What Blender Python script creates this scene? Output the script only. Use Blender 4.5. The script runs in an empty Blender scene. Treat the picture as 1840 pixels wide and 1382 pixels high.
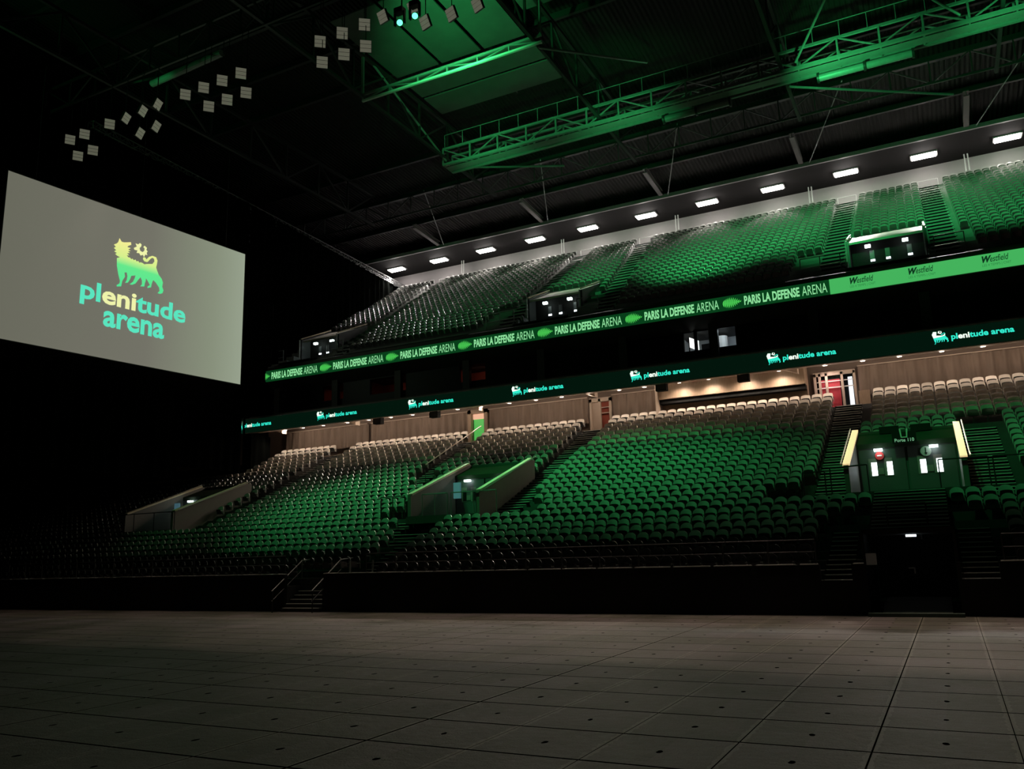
import bpy, math, random
import numpy as np
from mathutils import Matrix, Vector
random.seed(7)
PI = math.pi
SC = bpy.context.scene
COL = SC.collection

# ---------------------------------------------------------------- camera, world, exposure
RW = ((0.88710789, 0.11619023, 0.44669835), (0.46071965, -0.16445942, -0.87217573), (-0.02787454, 0.97951668, -0.19942437))
cd = bpy.data.cameras.new('camera'); cam = bpy.data.objects.new('camera', cd); COL.objects.link(cam)
cd.sensor_fit = 'HORIZONTAL'; cd.sensor_width = 36; cd.lens = 1495.53 / 1840 * 36; cd.clip_end = 300; cd.clip_start = 0.1
cam.matrix_world = Matrix.Translation((0, 0, 2.08)) @ Matrix(RW).to_4x4()
SC.camera = cam
w = bpy.data.worlds.new('world'); SC.world = w; w.use_nodes = True
w.node_tree.nodes['Background'].inputs[0].default_value = (0.10, 0.22, 0.12, 1)
w.node_tree.nodes['Background'].inputs[1].default_value = 0.0022
SC.view_settings.view_transform = 'Standard'; SC.view_settings.look = 'None'
SC.view_settings.gamma = 1; SC.view_settings.use_curve_mapping = False; SC.view_settings.exposure = 0.0

def lamp(name, kind, loc, power, color=(1, 1, 1), target=None, size=0.3, size_y=None, cone=60, blend=0.6, parent=None):
    d = bpy.data.lights.new(name, kind); d.energy = power; d.color = color
    if kind == 'AREA':
        d.size = size
        if size_y: d.shape = 'RECTANGLE'; d.size_y = size_y
    if kind == 'SPOT':
        d.shadow_soft_size = size; d.spot_size = math.radians(cone); d.spot_blend = blend
    if kind == 'POINT': d.shadow_soft_size = size
    o = bpy.data.objects.new(name, d); COL.objects.link(o); o.location = loc
    if target is not None:
        o.rotation_euler = (Vector(target) - Vector(loc)).to_track_quat('-Z', 'Y').to_euler()
    if parent:
        o.parent = parent; o.matrix_parent_inverse = parent.matrix_world.inverted()
    return o

GREEN = (0.06, 1.0, 0.25)
# green beams of the moving heads hanging in the roof rig: (position, target, watts, cone)
BEAMS = [((-30.5, 27.6, 25.2), (-27.5, 35.6, 5.0), 10500, 42), ((-28.5, 27.6, 25.2), (-15.8, 36.4, 5.8), 24000, 38), ((-16, 27.6, 25.2), (-9, 36, 5.5), 2600, 40),
         ((-4.0, 27.4, 25.6), (0.6, 36.8, 6.4), 9000, 36), ((-36, 27.6, 25.2), (-36, 35, 5), 1500, 36),
         ((-15.9, 30.7, 25.2), (-11, 56.2, 21.8), 21000, 33), ((-4.5, 27.4, 25.6), (-3, 56.4, 22.0), 16000, 31), ((0.5, 27.4, 25.6), (5.5, 56.4, 22.0), 16000, 31),
         ((-18.5, 30.0, 25.2), (-20.5, 56.5, 21.5), 11000, 22), ((-20, 30.0, 25.2), (-32, 54, 20), 1500, 36)]
FRONT_FILL = [((-3, 24, 26.5), (-2.5, 31.5, 2.6), 330, 44), ((-12, 24, 26.5), (-12, 31, 2.4), 360, 44), ((-21, 24, 26.5), (-21.5, 31, 2.4), 480, 44)]  # added fill spots that brighten the front rows and steps
# upward wash on the rig
WASH = [((-18.8, 27.6, 25.9), (-20.8, 37.0, 31), 5200, 70), ((-3.5, 42.0, 25.2), (-1.5, 45.6, 28.5), 1500, 100), ((5, 42.0, 25.2), (6, 45.6, 28.5), 800, 90),
        ((-14.5, 42.0, 25.2), (-15, 45.4, 28.5), 650, 100), ((-20, 33.6, 27.0), (-20.5, 35.4, 28), 300, 130), ((-24, 42.0, 25.4), (-24, 45.4, 28.5), 380, 90), ((-37.5, 28.4, 28.6), (-38.3, 30.2, 29.8), 60, 90),
        ((-44, 20, 25), (-47, 25, 31), 500, 110), ((-39, 18, 26), (-36, 24, 31), 220, 100)]
FLOOR_FILL = [((-6, 8, 27), (-4, 11, 0), 900, 56, (1.0, .92, .72)), ((-22, 7, 27), (-20, 9, 0), 330, 60, (.74, 1.0, .60)),  # added fill spots above the arena floor, not real fixtures
                ((4, 9, 27), (4, 12, 0), 600, 50, (1.0, .86, .80))]
for _i in range(14): FLOOR_FILL.append(((-51 + 4.6 * _i, 24.9, 27), (-51 + 4.6 * _i, 25.2, 0), 600 + 460 * _i, 14, (1.0, .72, .58)))  # extra fill row to brighten the far floor by the wall
for _i, _x in enumerate((-42, -34, -27, -21, -15, -9, -3, 3, 9)):
    FLOOR_FILL.append(((_x, 31.5, 27), (_x, 22.6, 0), (500, 900, 1500, 2200, 3200, 4000, 4000, 3200, 2200)[_i], 28, (1.0, .76, .62)))

# ---------------------------------------------------------------- materials
def mat(name, col, rough=0.5, metal=0.0, emit=0.0, ecol=None, noise=0.0, nscale=3.0, spec=0.5):
    m = bpy.data.materials.new(name); m.use_nodes = True; nt = m.node_tree
    b = nt.nodes['Principled BSDF']; b.inputs['Roughness'].default_value = rough; b.inputs['Metallic'].default_value = metal
    b.inputs['Specular IOR Level'].default_value = spec
    b.inputs['Base Color'].default_value = (*col, 1)
    if noise:
        tc = nt.nodes.new('ShaderNodeTexCoord'); n = nt.nodes.new('ShaderNodeTexNoise'); n.inputs['Scale'].default_value = nscale
        n.inputs['Detail'].default_value = 4
        r = nt.nodes.new('ShaderNodeMapRange'); r.inputs[3].default_value = 1 - noise; r.inputs[4].default_value = 1 + noise
        mx = nt.nodes.new('ShaderNodeVectorMath'); mx.operation = 'SCALE'; mx.inputs[0].default_value = col
        nt.links.new(tc.outputs['Object'], n.inputs['Vector']); nt.links.new(n.outputs['Fac'], r.inputs[0])
        nt.links.new(r.outputs[0], mx.inputs['Scale']); nt.links.new(mx.outputs[0], b.inputs['Base Color'])
    if emit:
        b.inputs['Emission Color'].default_value = (*(ecol or col), 1); b.inputs['Emission Strength'].default_value = emit
    return m
def srgb(r, g, b):
    f = lambda c: (c / 255 / 12.92) if c / 255 <= 0.04045 else ((c / 255 + 0.055) / 1.055) ** 2.4
    return (f(r), f(g), f(b))
M = {}
M['seat'] = mat('seat_plastic', (0.40, 0.39, 0.37), 0.2, noise=0.1, nscale=0.9)
M['seat_black'] = mat('black_seat_plastic', (0.035, 0.035, 0.035), 0.3)
M['padded'] = mat('padded_seat_vinyl', (0.68, 0.60, 0.52), 0.42, noise=0.1, nscale=1.1)
M['frame'] = mat('seat_frame_metal', (0.03, 0.03, 0.03), 0.4)
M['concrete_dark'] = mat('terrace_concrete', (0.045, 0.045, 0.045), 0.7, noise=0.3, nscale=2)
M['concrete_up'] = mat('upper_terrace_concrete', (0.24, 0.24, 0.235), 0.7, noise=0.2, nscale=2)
M['nosing'] = mat('step_nosing', (0.62, 0.62, 0.58), 0.35)
M['black'] = mat('matte_black', (0.010, 0.011, 0.011), 0.8, spec=0.2)
M['blackpanel'] = mat('black_panel', (0.009, 0.0095, 0.009), 0.6, spec=0.2)
M['fascia'] = mat('dark_grey_fascia', (0.045, 0.043, 0.04), 0.6)
M['steel'] = mat('painted_steel', (0.22, 0.22, 0.22), 0.4, noise=0.2, nscale=4)
M['arm'] = mat('grey_armrest', (0.30, 0.30, 0.29), 0.22)
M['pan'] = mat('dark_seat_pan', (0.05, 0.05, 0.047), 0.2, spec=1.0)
M['darksteel'] = mat('dark_steel', (0.016, 0.017, 0.017), 0.5)
M['chrome'] = mat('bare_metal_rail', (0.55, 0.55, 0.53), 0.3, metal=0.7)
M['cream'] = mat('cream_soffit_panel', (0.52, 0.42, 0.34), 0.55)
M['wall_up'] = mat('pale_upper_wall', (0.42, 0.385, 0.39), 0.7, noise=0.05)
M['vomwall'] = mat('grey_portal_wall', (0.17, 0.155, 0.135), 0.6, noise=0.1)
M['woodcap'] = mat('pale_wood_cap', (0.78, 0.66, 0.46), 0.45, noise=0.12, nscale=6)
M['doorgrey'] = mat('dark_grey_door', (0.07, 0.075, 0.075), 0.4)
M['winlit'] = mat('lit_window', (0.9, 0.95, 1), 0.5, emit=5, ecol=(0.85, 0.95, 1))
M['lampwhite'] = mat('lamp_diffuser', (1, 1, 1), 0.5, emit=22, ecol=(1, 0.93, 0.88))
M['lampwarm'] = mat('downlight_glow', (1, 1, 1), 0.5, emit=16, ecol=(1, 0.86, 0.70))
M['lampcold'] = mat('bulkhead_glow', (1, 1, 1), 0.5, emit=6, ecol=(0.8, 1, 0.95))
M['lampgreen'] = mat('beam_lens', (0.1, 1, 0.5), 0.5, emit=3.0, ecol=(0.1, 1.0, 0.45))
M['red'] = mat('red_sign', (0.55, 0.03, 0.03), 0.5)
M['redwall'] = mat('red_corridor_wall', (0.70, 0.06, 0.09), 0.6)
M['white'] = mat('white_paint', (0.75, 0.75, 0.73), 0.5)
M['dimred'] = mat('brick_red_room', (0.30, 0.06, 0.035), 0.7)
M['roomwhite'] = mat('pale_room_wall', (0.55, 0.58, 0.60), 0.7)
M['panel_glow'] = mat('unlit_panel_painted_glow', (0.6, 0.58, 0.46), 0.5, emit=0.10, ecol=(0.9, 0.9, 0.66))  # lamps are off; a faint glow is put into the face
M['glass'] = mat('dark_glass', (0.008, 0.010, 0.010), 0.35, spec=0.15)
# LED boards: what they show gives off light
M['led_dark'] = mat('led_board_dark_green', (0.004, 0.005, 0.004), 0.9, spec=0.0, emit=1.0, ecol=srgb(3, 21, 12))
M['led_mid'] = mat('led_board_deep_green', (0.004, 0.005, 0.004), 0.9, spec=0.0, emit=1.0, ecol=srgb(8, 62, 26))
M['led_bright'] = mat('led_board_bright_green', (0.004, 0.005, 0.004), 0.9, spec=0.0, emit=1.0, ecol=srgb(68, 178, 92))
M['led_leaf'] = mat('led_leaf_green', (0.004, 0.005, 0.004), 0.9, spec=0.0, emit=1.0, ecol=srgb(70, 195, 80))
M['led_text'] = mat('led_letter_pale_green', (0.004, 0.005, 0.004), 0.9, spec=0.0, emit=1.0, ecol=srgb(140, 225, 155))
M['led_ink'] = mat('led_letter_dark', (0.004, 0.005, 0.004), 0.9, spec=0.0, emit=1.0, ecol=srgb(12, 52, 28))
M['led_ink2'] = mat('led_letter_faint', (0.004, 0.005, 0.004), 0.9, spec=0.0, emit=1.0, ecol=srgb(40, 125, 62))
M['led_cyan'] = mat('led_letter_cyan', (0.004, 0.005, 0.004), 0.9, spec=0.0, emit=1.0, ecol=srgb(50, 235, 205))
M['led_white'] = mat('led_letter_white', (0.004, 0.005, 0.004), 0.9, spec=0.0, emit=1.2, ecol=srgb(235, 255, 235))
M['pr_cyan'] = mat('projected_turquoise', (0.1, 0.1, 0.1), 0.7, emit=1.0, ecol=srgb(88, 228, 190))
M['pr_yellow'] = mat('projected_pale_yellow', (0.1, 0.1, 0.1), 0.7, emit=1.0, ecol=srgb(238, 242, 170))

def grad_emit(name, stops, axis, lo, hi, base=(0.1, 0.1, 0.1), noise=0.0, strength=1.0):
    """a colour design that runs along one local axis of a lit image"""
    m = bpy.data.materials.new(name); m.use_nodes = True; nt = m.node_tree; b = nt.nodes['Principled BSDF']
    b.inputs['Base Color'].default_value = (*base, 1); b.inputs['Roughness'].default_value = 0.8
    tc = nt.nodes.new('ShaderNodeTexCoord'); sx = nt.nodes.new('ShaderNodeSeparateXYZ')
    r = nt.nodes.new('ShaderNodeMapRange'); r.inputs[1].default_value = lo; r.inputs[2].default_value = hi
    cr = nt.nodes.new('ShaderNodeValToRGB'); el = cr.color_ramp.elements
    while len(el) < len(stops): el.new(0.5)
    for e, (p, c) in zip(el, stops): e.position = p; e.color = (*c, 1)
    nt.links.new(tc.outputs['Object'], sx.inputs[0]); nt.links.new(sx.outputs[axis], r.inputs[0])
    nt.links.new(r.outputs[0], cr.inputs[0]); nt.links.new(cr.outputs[0], b.inputs['Emission Color'])
    b.inputs['Emission Strength'].default_value = strength
    return m
M['pr_dog'] = grad_emit('projected_dog', [(0, srgb(78, 228, 150)), (0.45, srgb(100, 232, 140)), (0.62, srgb(214, 240, 140)), (1, srgb(250, 236, 150))], 2, 18.5, 21.7)
M['screen'] = grad_emit('projected_grey', [(0, srgb(104, 104, 92)), (0.55, srgb(114, 113, 102)), (0.85, srgb(134, 142, 122)), (1, srgb(148, 158, 138))], 0, 0, 16.15)

def pleat_mat(name, col, scale, rough=0.75, strength=0.6):
    m = mat(name, col, rough); return m
M['rafter'] = mat('brown_grey_steel', (0.10, 0.09, 0.085), 0.5)
M['drape'] = mat('black_drape_cloth', (0.0022, 0.0025, 0.0022), 0.95, spec=0.0)
M['curtain'] = mat('taupe_curtain_cloth', (0.22, 0.165, 0.13), 0.8, noise=0.12, nscale=1.5)

def wood_mat():
    m = mat('brown_wood_panel', (0.36, 0.25, 0.17), 0.5); nt = m.node_tree; b = nt.nodes['Principled BSDF']
    tc = nt.nodes.new('ShaderNodeTexCoord'); mp = nt.nodes.new('ShaderNodeMapping'); mp.inputs['Scale'].default_value = (9, 1, 0.8)
    n = nt.nodes.new('ShaderNodeTexNoise'); n.inputs['Scale'].default_value = 3; n.inputs['Detail'].default_value = 6
    cr = nt.nodes.new('ShaderNodeValToRGB'); cr.color_ramp.elements[0].color = (0.22, 0.15, 0.10, 1); cr.color_ramp.elements[1].color = (0.48, 0.35, 0.25, 1)
    nt.links.new(tc.outputs['Object'], mp.inputs[0]); nt.links.new(mp.outputs[0], n.inputs['Vector']); nt.links.new(n.outputs['Fac'], cr.inputs[0]); nt.links.new(cr.outputs[0], b.inputs['Base Color'])
    return m
M['wood'] = wood_mat()

def deck_mat():
    m = mat('corrugated_roof_deck', (0.016, 0.014, 0.0135), 0.7, spec=0.2); nt = m.node_tree; b = nt.nodes['Principled BSDF']
    tc = nt.nodes.new('ShaderNodeTexCoord'); wv = nt.nodes.new('ShaderNodeTexWave'); wv.inputs['Scale'].default_value = 1.1; wv.inputs['Distortion'].default_value = 0.4
    bp = nt.nodes.new('ShaderNodeBump'); bp.inputs['Strength'].default_value = 0.8; bp.inputs['Distance'].default_value = 0.12
    nt.links.new(tc.outputs['Object'], wv.inputs['Vector']); nt.links.new(wv.outputs['Fac'], bp.inputs['Height']); nt.links.new(bp.outputs[0], b.inputs['Normal'])
    return m
M['deck'] = deck_mat(); M['glowcap'] = mat('wood_cap_painted_glow', (0.8, 0.62, 0.36), 0.4, emit=0.75, ecol=(1.0, 0.72, 0.36))  # cap emission stands in for warm light falling on the wood

def floor_mat():
    m = bpy.data.materials.new('portable_floor_tiles'); m.use_nodes = True; nt = m.node_tree; N = nt.nodes; L = nt.links
    b = N['Principled BSDF']
    tc = N.new('ShaderNodeTexCoord'); sx = N.new('ShaderNodeSeparateXYZ'); L.new(tc.outputs['Object'], sx.inputs[0])
    def mth(op, a, bb=None, c=None):
        n = N.new('ShaderNodeMath'); n.operation = op
        for i, v in enumerate((a, bb, c)):
            if v is None: continue
            if isinstance(v, (int, float)): n.inputs[i].default_value = v
            else: L.new(v, n.inputs[i])
        return n.outputs[0]
    T = 1.337
    fx = mth('FRACT', mth('DIVIDE', mth('ADD', sx.outputs[0], 0.97 + T * 200), T))
    fy = mth('FRACT', mth('DIVIDE', mth('ADD', sx.outputs[1], -9.70 + T * 200), T))
    ex = mth('MULTIPLY', mth('MINIMUM', fx, mth('SUBTRACT', 1, fx)), T)     # metres to the joint
    ey = mth('MULTIPLY', mth('MINIMUM', fy, mth('SUBTRACT', 1, fy)), T)
    ix = mth('FLOOR', mth('DIVIDE', mth('ADD', sx.outputs[0], 0.97 + T * 200 + T / 2), T))
    wn = N.new('ShaderNodeTexWhiteNoise'); wn.noise_dimensions = '1D'; L.new(ix, wn.inputs['W'])
    wx = mth('MULTIPLY_ADD', mth('POWER', wn.outputs['Value'], 2), 0.016, 0.004)
    jx = mth('LESS_THAN', ex, wx); jy = mth('LESS_THAN', ey, 0.022)
    joint = mth('MAXIMUM', jx, jy)
    n1 = N.new('ShaderNodeTexNoise'); n1.inputs['Scale'].default_value = 7; n1.inputs['Detail'].default_value = 6; L.new(tc.outputs['Object'], n1.inputs['Vector'])
    dx = mth('SUBTRACT', fx, 0.5); dy = mth('SUBTRACT', fy, 0.47)
    r = mth('SQRT', mth('ADD', mth('MULTIPLY', dx, dx), mth('MULTIPLY', mth('MULTIPLY', dy, dy), 0.35)))
    hole = mth('LESS_THAN', mth('ADD', r, mth('MULTIPLY', mth('SUBTRACT', n1.outputs['Fac'], 0.5), 0.06)), 0.026)
    dark = mth('MAXIMUM', joint, hole)
    # worn pale edges beside the lengthwise joints
    n2 = N.new('ShaderNodeTexNoise'); n2.inputs['Scale'].default_value = 0.55; n2.inputs['Detail'].default_value = 3; L.new(tc.outputs['Object'], n2.inputs['Vector'])
    n3 = N.new('ShaderNodeTexNoise'); n3.inputs['Scale'].default_value = 45; n3.inputs['Detail'].default_value = 3; L.new(tc.outputs['Object'], n3.inputs['Vector'])
    edge = mth('MULTIPLY', mth('LESS_THAN', mth('ADD', ex, mth('MULTIPLY', n1.outputs['Fac'], 0.14)), 0.125), 0.5)
    tile = N.new('ShaderNodeTexWhiteNoise'); tile.noise_dimensions = '2D'
    cmb = N.new('ShaderNodeCombineXYZ'); L.new(ix, cmb.inputs[0]); L.new(mth('FLOOR', mth('DIVIDE', mth('ADD', sx.outputs[1], -9.70 + T * 200), T)), cmb.inputs[1])
    L.new(cmb.outputs[0], tile.inputs['Vector'])
    v = mth('ADD', mth('MULTIPLY_ADD', n2.outputs['Fac'], 1.1, 0.15), mth('MULTIPLY', tile.outputs['Value'], 0.22))
    v = mth('ADD', v, edge); v = mth('MULTIPLY', v, mth('MULTIPLY_ADD', n3.outputs['Fac'], 1.1, 0.45)); v = mth('MULTIPLY', v, mth('MULTIPLY_ADD', n1.outputs['Fac'], 1.0, 0.5))
    v = mth('MULTIPLY', v, mth('SUBTRACT', 1, mth('MULTIPLY', dark, 0.96)))
    cm = N.new('ShaderNodeMix'); cm.data_type = 'RGBA'; cm.inputs[6].default_value = (0.152, 0.146, 0.108, 1); cm.inputs[7].default_value = (0.155, 0.134, 0.127, 1)
    L.new(mth('MULTIPLY_ADD', mth('SUBTRACT', n2.outputs['Fac'], 0.5), 3.0, tile.outputs['Value']), cm.inputs[0])
    sc = N.new('ShaderNodeVectorMath'); sc.operation = 'SCALE'; L.new(cm.outputs[2], sc.inputs[0]); L.new(v, sc.inputs['Scale'])
    L.new(sc.outputs[0], b.inputs['Base Color'])
    L.new(mth('MULTIPLY', mth('SUBTRACT', 1, dark), 0.45), b.inputs['Specular IOR Level'])
    L.new(mth('MULTIPLY_ADD', n1.outputs['Fac'], 0.35, 0.32), b.inputs['Roughness'])
    bp = N.new('ShaderNodeBump'); bp.inputs['Strength'].default_value = 0.8; bp.inputs['Distance'].default_value = 0.02
    L.new(mth('SUBTRACT', mth('MULTIPLY_ADD', n3.outputs['Fac'], 0.5, n1.outputs['Fac']), mth('MULTIPLY', dark, 2)), bp.inputs['Height']); L.new(bp.outputs[0], b.inputs['Normal'])
    return m
M['floor'] = floor_mat()

# ---------------------------------------------------------------- mesh helpers
class MB:
    def __init__(s): s.v = []; s.f = []; s.n = 0
    def add(s, verts, faces):
        o = s.n; s.v.extend(verts); s.n += len(verts); s.f.extend([tuple(i + o for i in f) for f in faces]); return s
    def box(s, x0, x1, y0, y1, z0, z1):
        return s.add([(x0, y0, z0), (x1, y0, z0), (x1, y1, z0), (x0, y1, z0), (x0, y0, z1), (x1, y0, z1), (x1, y1, z1), (x0, y1, z1)],
                     [(0, 3, 2, 1), (4, 5, 6, 7), (0, 1, 5, 4), (1, 2, 6, 5), (2, 3, 7, 6), (3, 0, 4, 7)])
    def tube(s, a, b, r=0.03, n=6, r2=None):
        a = Vector(a); b = Vector(b); d = (b - a).normalized(); u = d.cross(Vector((0, 0, 1)))
        if u.length < 1e-3: u = Vector((1, 0, 0))
        u.normalize(); w_ = d.cross(u); r2 = r if r2 is None else r2; vs = []
        for k in range(n):
            t = 2 * PI * k / n + PI / n; vs.append(tuple(a + (u * math.cos(t) + w_ * math.sin(t)) * r))
        for k in range(n):
            t = 2 * PI * k / n + PI / n; vs.append(tuple(b + (u * math.cos(t) + w_ * math.sin(t)) * r2))
        return s.add(vs, [(k, (k + 1) % n, n + (k + 1) % n, n + k) for k in range(n)] + [tuple(range(n - 1, -1, -1)), tuple(range(n, 2 * n))])
    def bar(s, a, b, wd, ht):
        """rectangular bar between two points, wd sideways, ht upward"""
        a = Vector(a); b = Vector(b); d = (b - a).normalized(); u = d.cross(Vector((0, 0, 1)))
        if u.length < 1e-3: u = Vector((1, 0, 0))
        u.normalize(); w_ = u.cross(d); u = u * wd / 2; w_ = w_ * ht / 2
        vs = [tuple(p + q) for p in (a, b) for q in (-u - w_, u - w_, u + w_, -u + w_)]
        return s.add(vs, [(0, 1, 2, 3), (7, 6, 5, 4), (0, 4, 5, 1), (1, 5, 6, 2), (2, 6, 7, 3), (3, 7, 4, 0)])
    def path(s, pts, r=0.025, n=6):
        for a, b in zip(pts[:-1], pts[1:]): s.tube(a, b, r, n)
        return s
    def prism_yz(s, poly, x0, x1):
        n = len(poly); vs = [(x0, y, z) for y, z in poly] + [(x1, y, z) for y, z in poly]
        return s.add(vs, [tuple(range(n)), tuple(range(2 * n - 1, n - 1, -1))] + [(k, n + k, n + (k + 1) % n, (k + 1) % n) for k in range(n)])
    def prism_xz(s, poly, y0, y1):
        n = len(poly); vs = [(x, y0, z) for x, z in poly] + [(x, y1, z) for x, z in poly]
        return s.add(vs, [tuple(range(n)), tuple(range(2 * n - 1, n - 1, -1))] + [(k, n + k, n + (k + 1) % n, (k + 1) % n) for k in range(n)])
    def disc_xz(s, cx, y, cz, r, t=0.03, n=20):
        return s.prism_xz([(cx + r * math.cos(2 * PI * k / n), cz + r * math.sin(2 * PI * k / n)) for k in range(n)], y, y + t)
    def mesh(s, name, m):
        me = bpy.data.meshes.new(name); me.from_pydata(s.v, [], s.f)
        if m: me.materials.append(m)
        me.validate(); me.update(); return me
    def build(s, name, m, parent=None, loc=(0, 0, 0), smooth=False):
        me = s.mesh(name, m)
        if smooth:
            for p in me.polygons: p.use_smooth = True
        return link(name, me, parent, loc)
def link(name, data, parent=None, loc=(0, 0, 0)):
    o = bpy.data.objects.new(name, data); COL.objects.link(o); o.location = loc
    if parent:
        o.parent = parent
        pl = parent.matrix_basis.translation; q = parent.parent
        while q: pl = pl + q.matrix_basis.translation; q = q.parent
        o.location = Vector(loc) - pl
    return o
def thing(name, label, cat, loc, group=None):
    o = link(name, None, None, loc); return tag(o, label, cat, group)
def tag(o, label=None, cat=None, group=None, kind=None):
    if label: o['label'] = label
    if cat: o['category'] = cat
    if group: o['group'] = group
    if kind: o['kind'] = kind
    return o
def struct(name, mb, m, label=None, cat=None):
    o = mb.build(name, m); tag(o, label, cat, None, 'structure'); return o

# ---------------------------------------------------------------- terrace geometry
LT = [1.86, 2.15, 2.44, 2.73, 3.03, 3.31, 3.60, 3.92, 4.21, 4.49, 4.77, 5.05, 5.33, 5.61, 5.90, 6.19, 6.48, 6.78, 7.08, 7.39, 7.70, 8.04, 8.37, 8.69, 9.02, 9.35, 9.68, 10.01]
LY = [28.2 + 0.68 * k for k in range(28)]
LZ = [t - 0.85 for t in LT]                     # tread heights, lower tier
UY = [46.8 + 0.79 * j for j in range(24)]
UZ = [17.37 + 0.474 * j - 0.85 for j in range(24)]
XL, XR = -66.0, 12.0
PERIOD = 19.72
VL = [(-3.25, 0.80), (-22.85, -18.95), (-42.9, -38.8)]    # lower portals, x ranges
VU = [(-3.33, 0.70), (-23.5, -19.6), (-43.3, -39.6)]      # upper portals

def rect_cut(x0, x1, cuts):
    segs = [(x0, x1)]
    for a, b in cuts:
        out = []
        for s0, s1 in segs:
            if b <= s0 or a >= s1: out.append((s0, s1)); continue
            if a > s0: out.append((s0, a))
            if b < s1: out.append((b, s1))
        segs = out
    return segs

# floor
fl = MB().add([(-75, -14, 0), (14, -14, 0), (14, 27.28, 0), (-75, 27.28, 0)], [(0, 1, 2, 3)])
struct('floor', fl, M['floor'], 'grey-brown portable arena floor of square tiles with dark joints', 'floor')
fb = MB().add([(-75, 27.28, 0.0), (14, 27.28, 0.0), (14, 34, 0.0), (-75, 34, 0.0)], [(0, 1, 2, 3)])
struct('floor_strip', fb, M['black'], 'black floor strip at the foot of the lower stand', 'floor')

# lower terrace : stepped solid, cut for portals
LOW_STAIR = (-24.9, -22.9)
t = MB(); zbase = 0.9
for k in range(28):
    y0 = LY[k] - 0.50 if k else 27.45; y1 = LY[k] + 0.18 if k < 27 else 47.9
    cuts = []
    if LY[k] > 33.1 and LY[k] < 39.3: cuts += VL
    if k <= 4: cuts += [(-2.35, 0.05)]
    for s0, s1 in rect_cut(XL, XR, cuts):
        zb = LZ[k] - 0.55 if k > 3 else 0.0
        if k == 0:
            for a, b in rect_cut(s0, s1, [LOW_STAIR]): t.box(a, b, y0, y1, 0.0, LZ[0])
            if s0 < LOW_STAIR[0] < s1: t.box(LOW_STAIR[0], LOW_STAIR[1], 28.3, y1, 0, LZ[0])
        else: t.box(s0, s1, y0, y1, zb, LZ[k])
for a, b in VL: t.box(a, b, 33.16, 40, 3.6, 3.95)
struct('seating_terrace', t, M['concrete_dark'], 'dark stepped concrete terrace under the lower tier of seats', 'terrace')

# front wall
t = MB()
for a, b in rect_cut(XL, XR, [LOW_STAIR, (-2.35, 0.05), (-3.65, -2.75), (0.15, 1.1)]): t.box(a, b, 27.3, 27.45, 0, 1.50)
t.box(-3.65, -2.75, 27.3, 27.45, 0, 1.03); t.box(0.15, 1.1, 27.3, 27.45, 0, 1.03)
struct('wall_front', t, M['blackpanel'], 'long black board wall along the foot of the lower stand', 'wall')
t = MB()
for a, b in rect_cut(XL, XR, [LOW_STAIR, (-2.35, 0.05), (-3.65, -2.75), (0.15, 1.1)]):
    x = a
    while x < b - 0.2:
        e = min(x + 1.28, b); t.box(x + 0.06, e - 0.05, 27.27, 27.49, 1.50, 1.53); x += 1.33
struct('trim_1', t, mat('dull_grey_capping', (0.6, 0.6, 0.58), 0.5), 'dull grey capping strip on the black front wall', 'trim')

# back wall of lower concourse, slab above, box-level wall
t = MB(); t.box(XL, XR, 48.3, 48.6, 9.0, 12.3); struct('wall_back_lower', t, mat('brown_back_wall', (0.20, 0.15, 0.12), 0.7), 'brown wall behind the top row of the lower tier', 'wall')
t = MB(); t.box(XL, XR, 43.75, 48.6, 11.96, 12.2); struct('ceiling_lower', t, mat('dark_soffit_recess', (0.09, 0.075, 0.065), 0.7), 'dark recessed ceiling over the top rows of the lower tier', 'ceiling')
t = MB().prism_yz([(43.5, 10.98), (45.4, 11.29), (45.4, 11.95), (43.62, 11.95), (43.62, 11.1), (43.5, 11.02)], XL, XR)
sof = struct('soffit_lower', t, M['cream'], 'cream sloping soffit panel below the lower light ribbon', 'ceiling')
t = MB(); t.box(XL, XR, 46.5, 46.6, 12.2, 15.3)
# windows cut as separate boxes in front: keep the wall behind the rooms
struct('wall_boxes_back', MB().box(XL, XR, 48.9, 49.1, 12.2, 16), M['black'], 'black rear wall of the hospitality boxes', 'wall')
t = MB()
ROOMS = [(-12.5, -9.5, 'white'), (-27.7, -25.75, 'red'), (-35.05, -32.0, 'dim'), (-39.3, -37.4, 'dim')]
for a, b in rect_cut(XL, XR, [(r[0], r[1]) for r in ROOMS]): t.box(a, b, 46.5, 46.7, 12.2, 15.3)
for a, b, k in ROOMS: t.box(a, b, 46.5, 46.7, 14.4, 15.3); t.box(a, b, 46.5, 46.7, 12.2, 13.3)
struct('wall_boxes_front', t, M['glass'], 'black glass front of the hospitality boxes between the two light ribbons', 'wall')
# mullions
t = MB()
x = -60
while x < 8:
    t.box(x, x + 0.5, 46.2, 46.5, 12.2, 15.0); x += 5.45
struct('trim_2', t, M['fascia'], 'dark piers between the hospitality boxes', 'trim')
# upper fascia under band
t = MB().prism_yz([(45.62, 15.08), (45.62, 16.2), (46.3, 16.5), (49, 16.5), (49, 14.3), (46.5, 14.45)], XL, XR)
struct('upper_tier_edge', t, M['fascia'], 'dark grey underside and edge beam of the upper tier', 'fascia')

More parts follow.
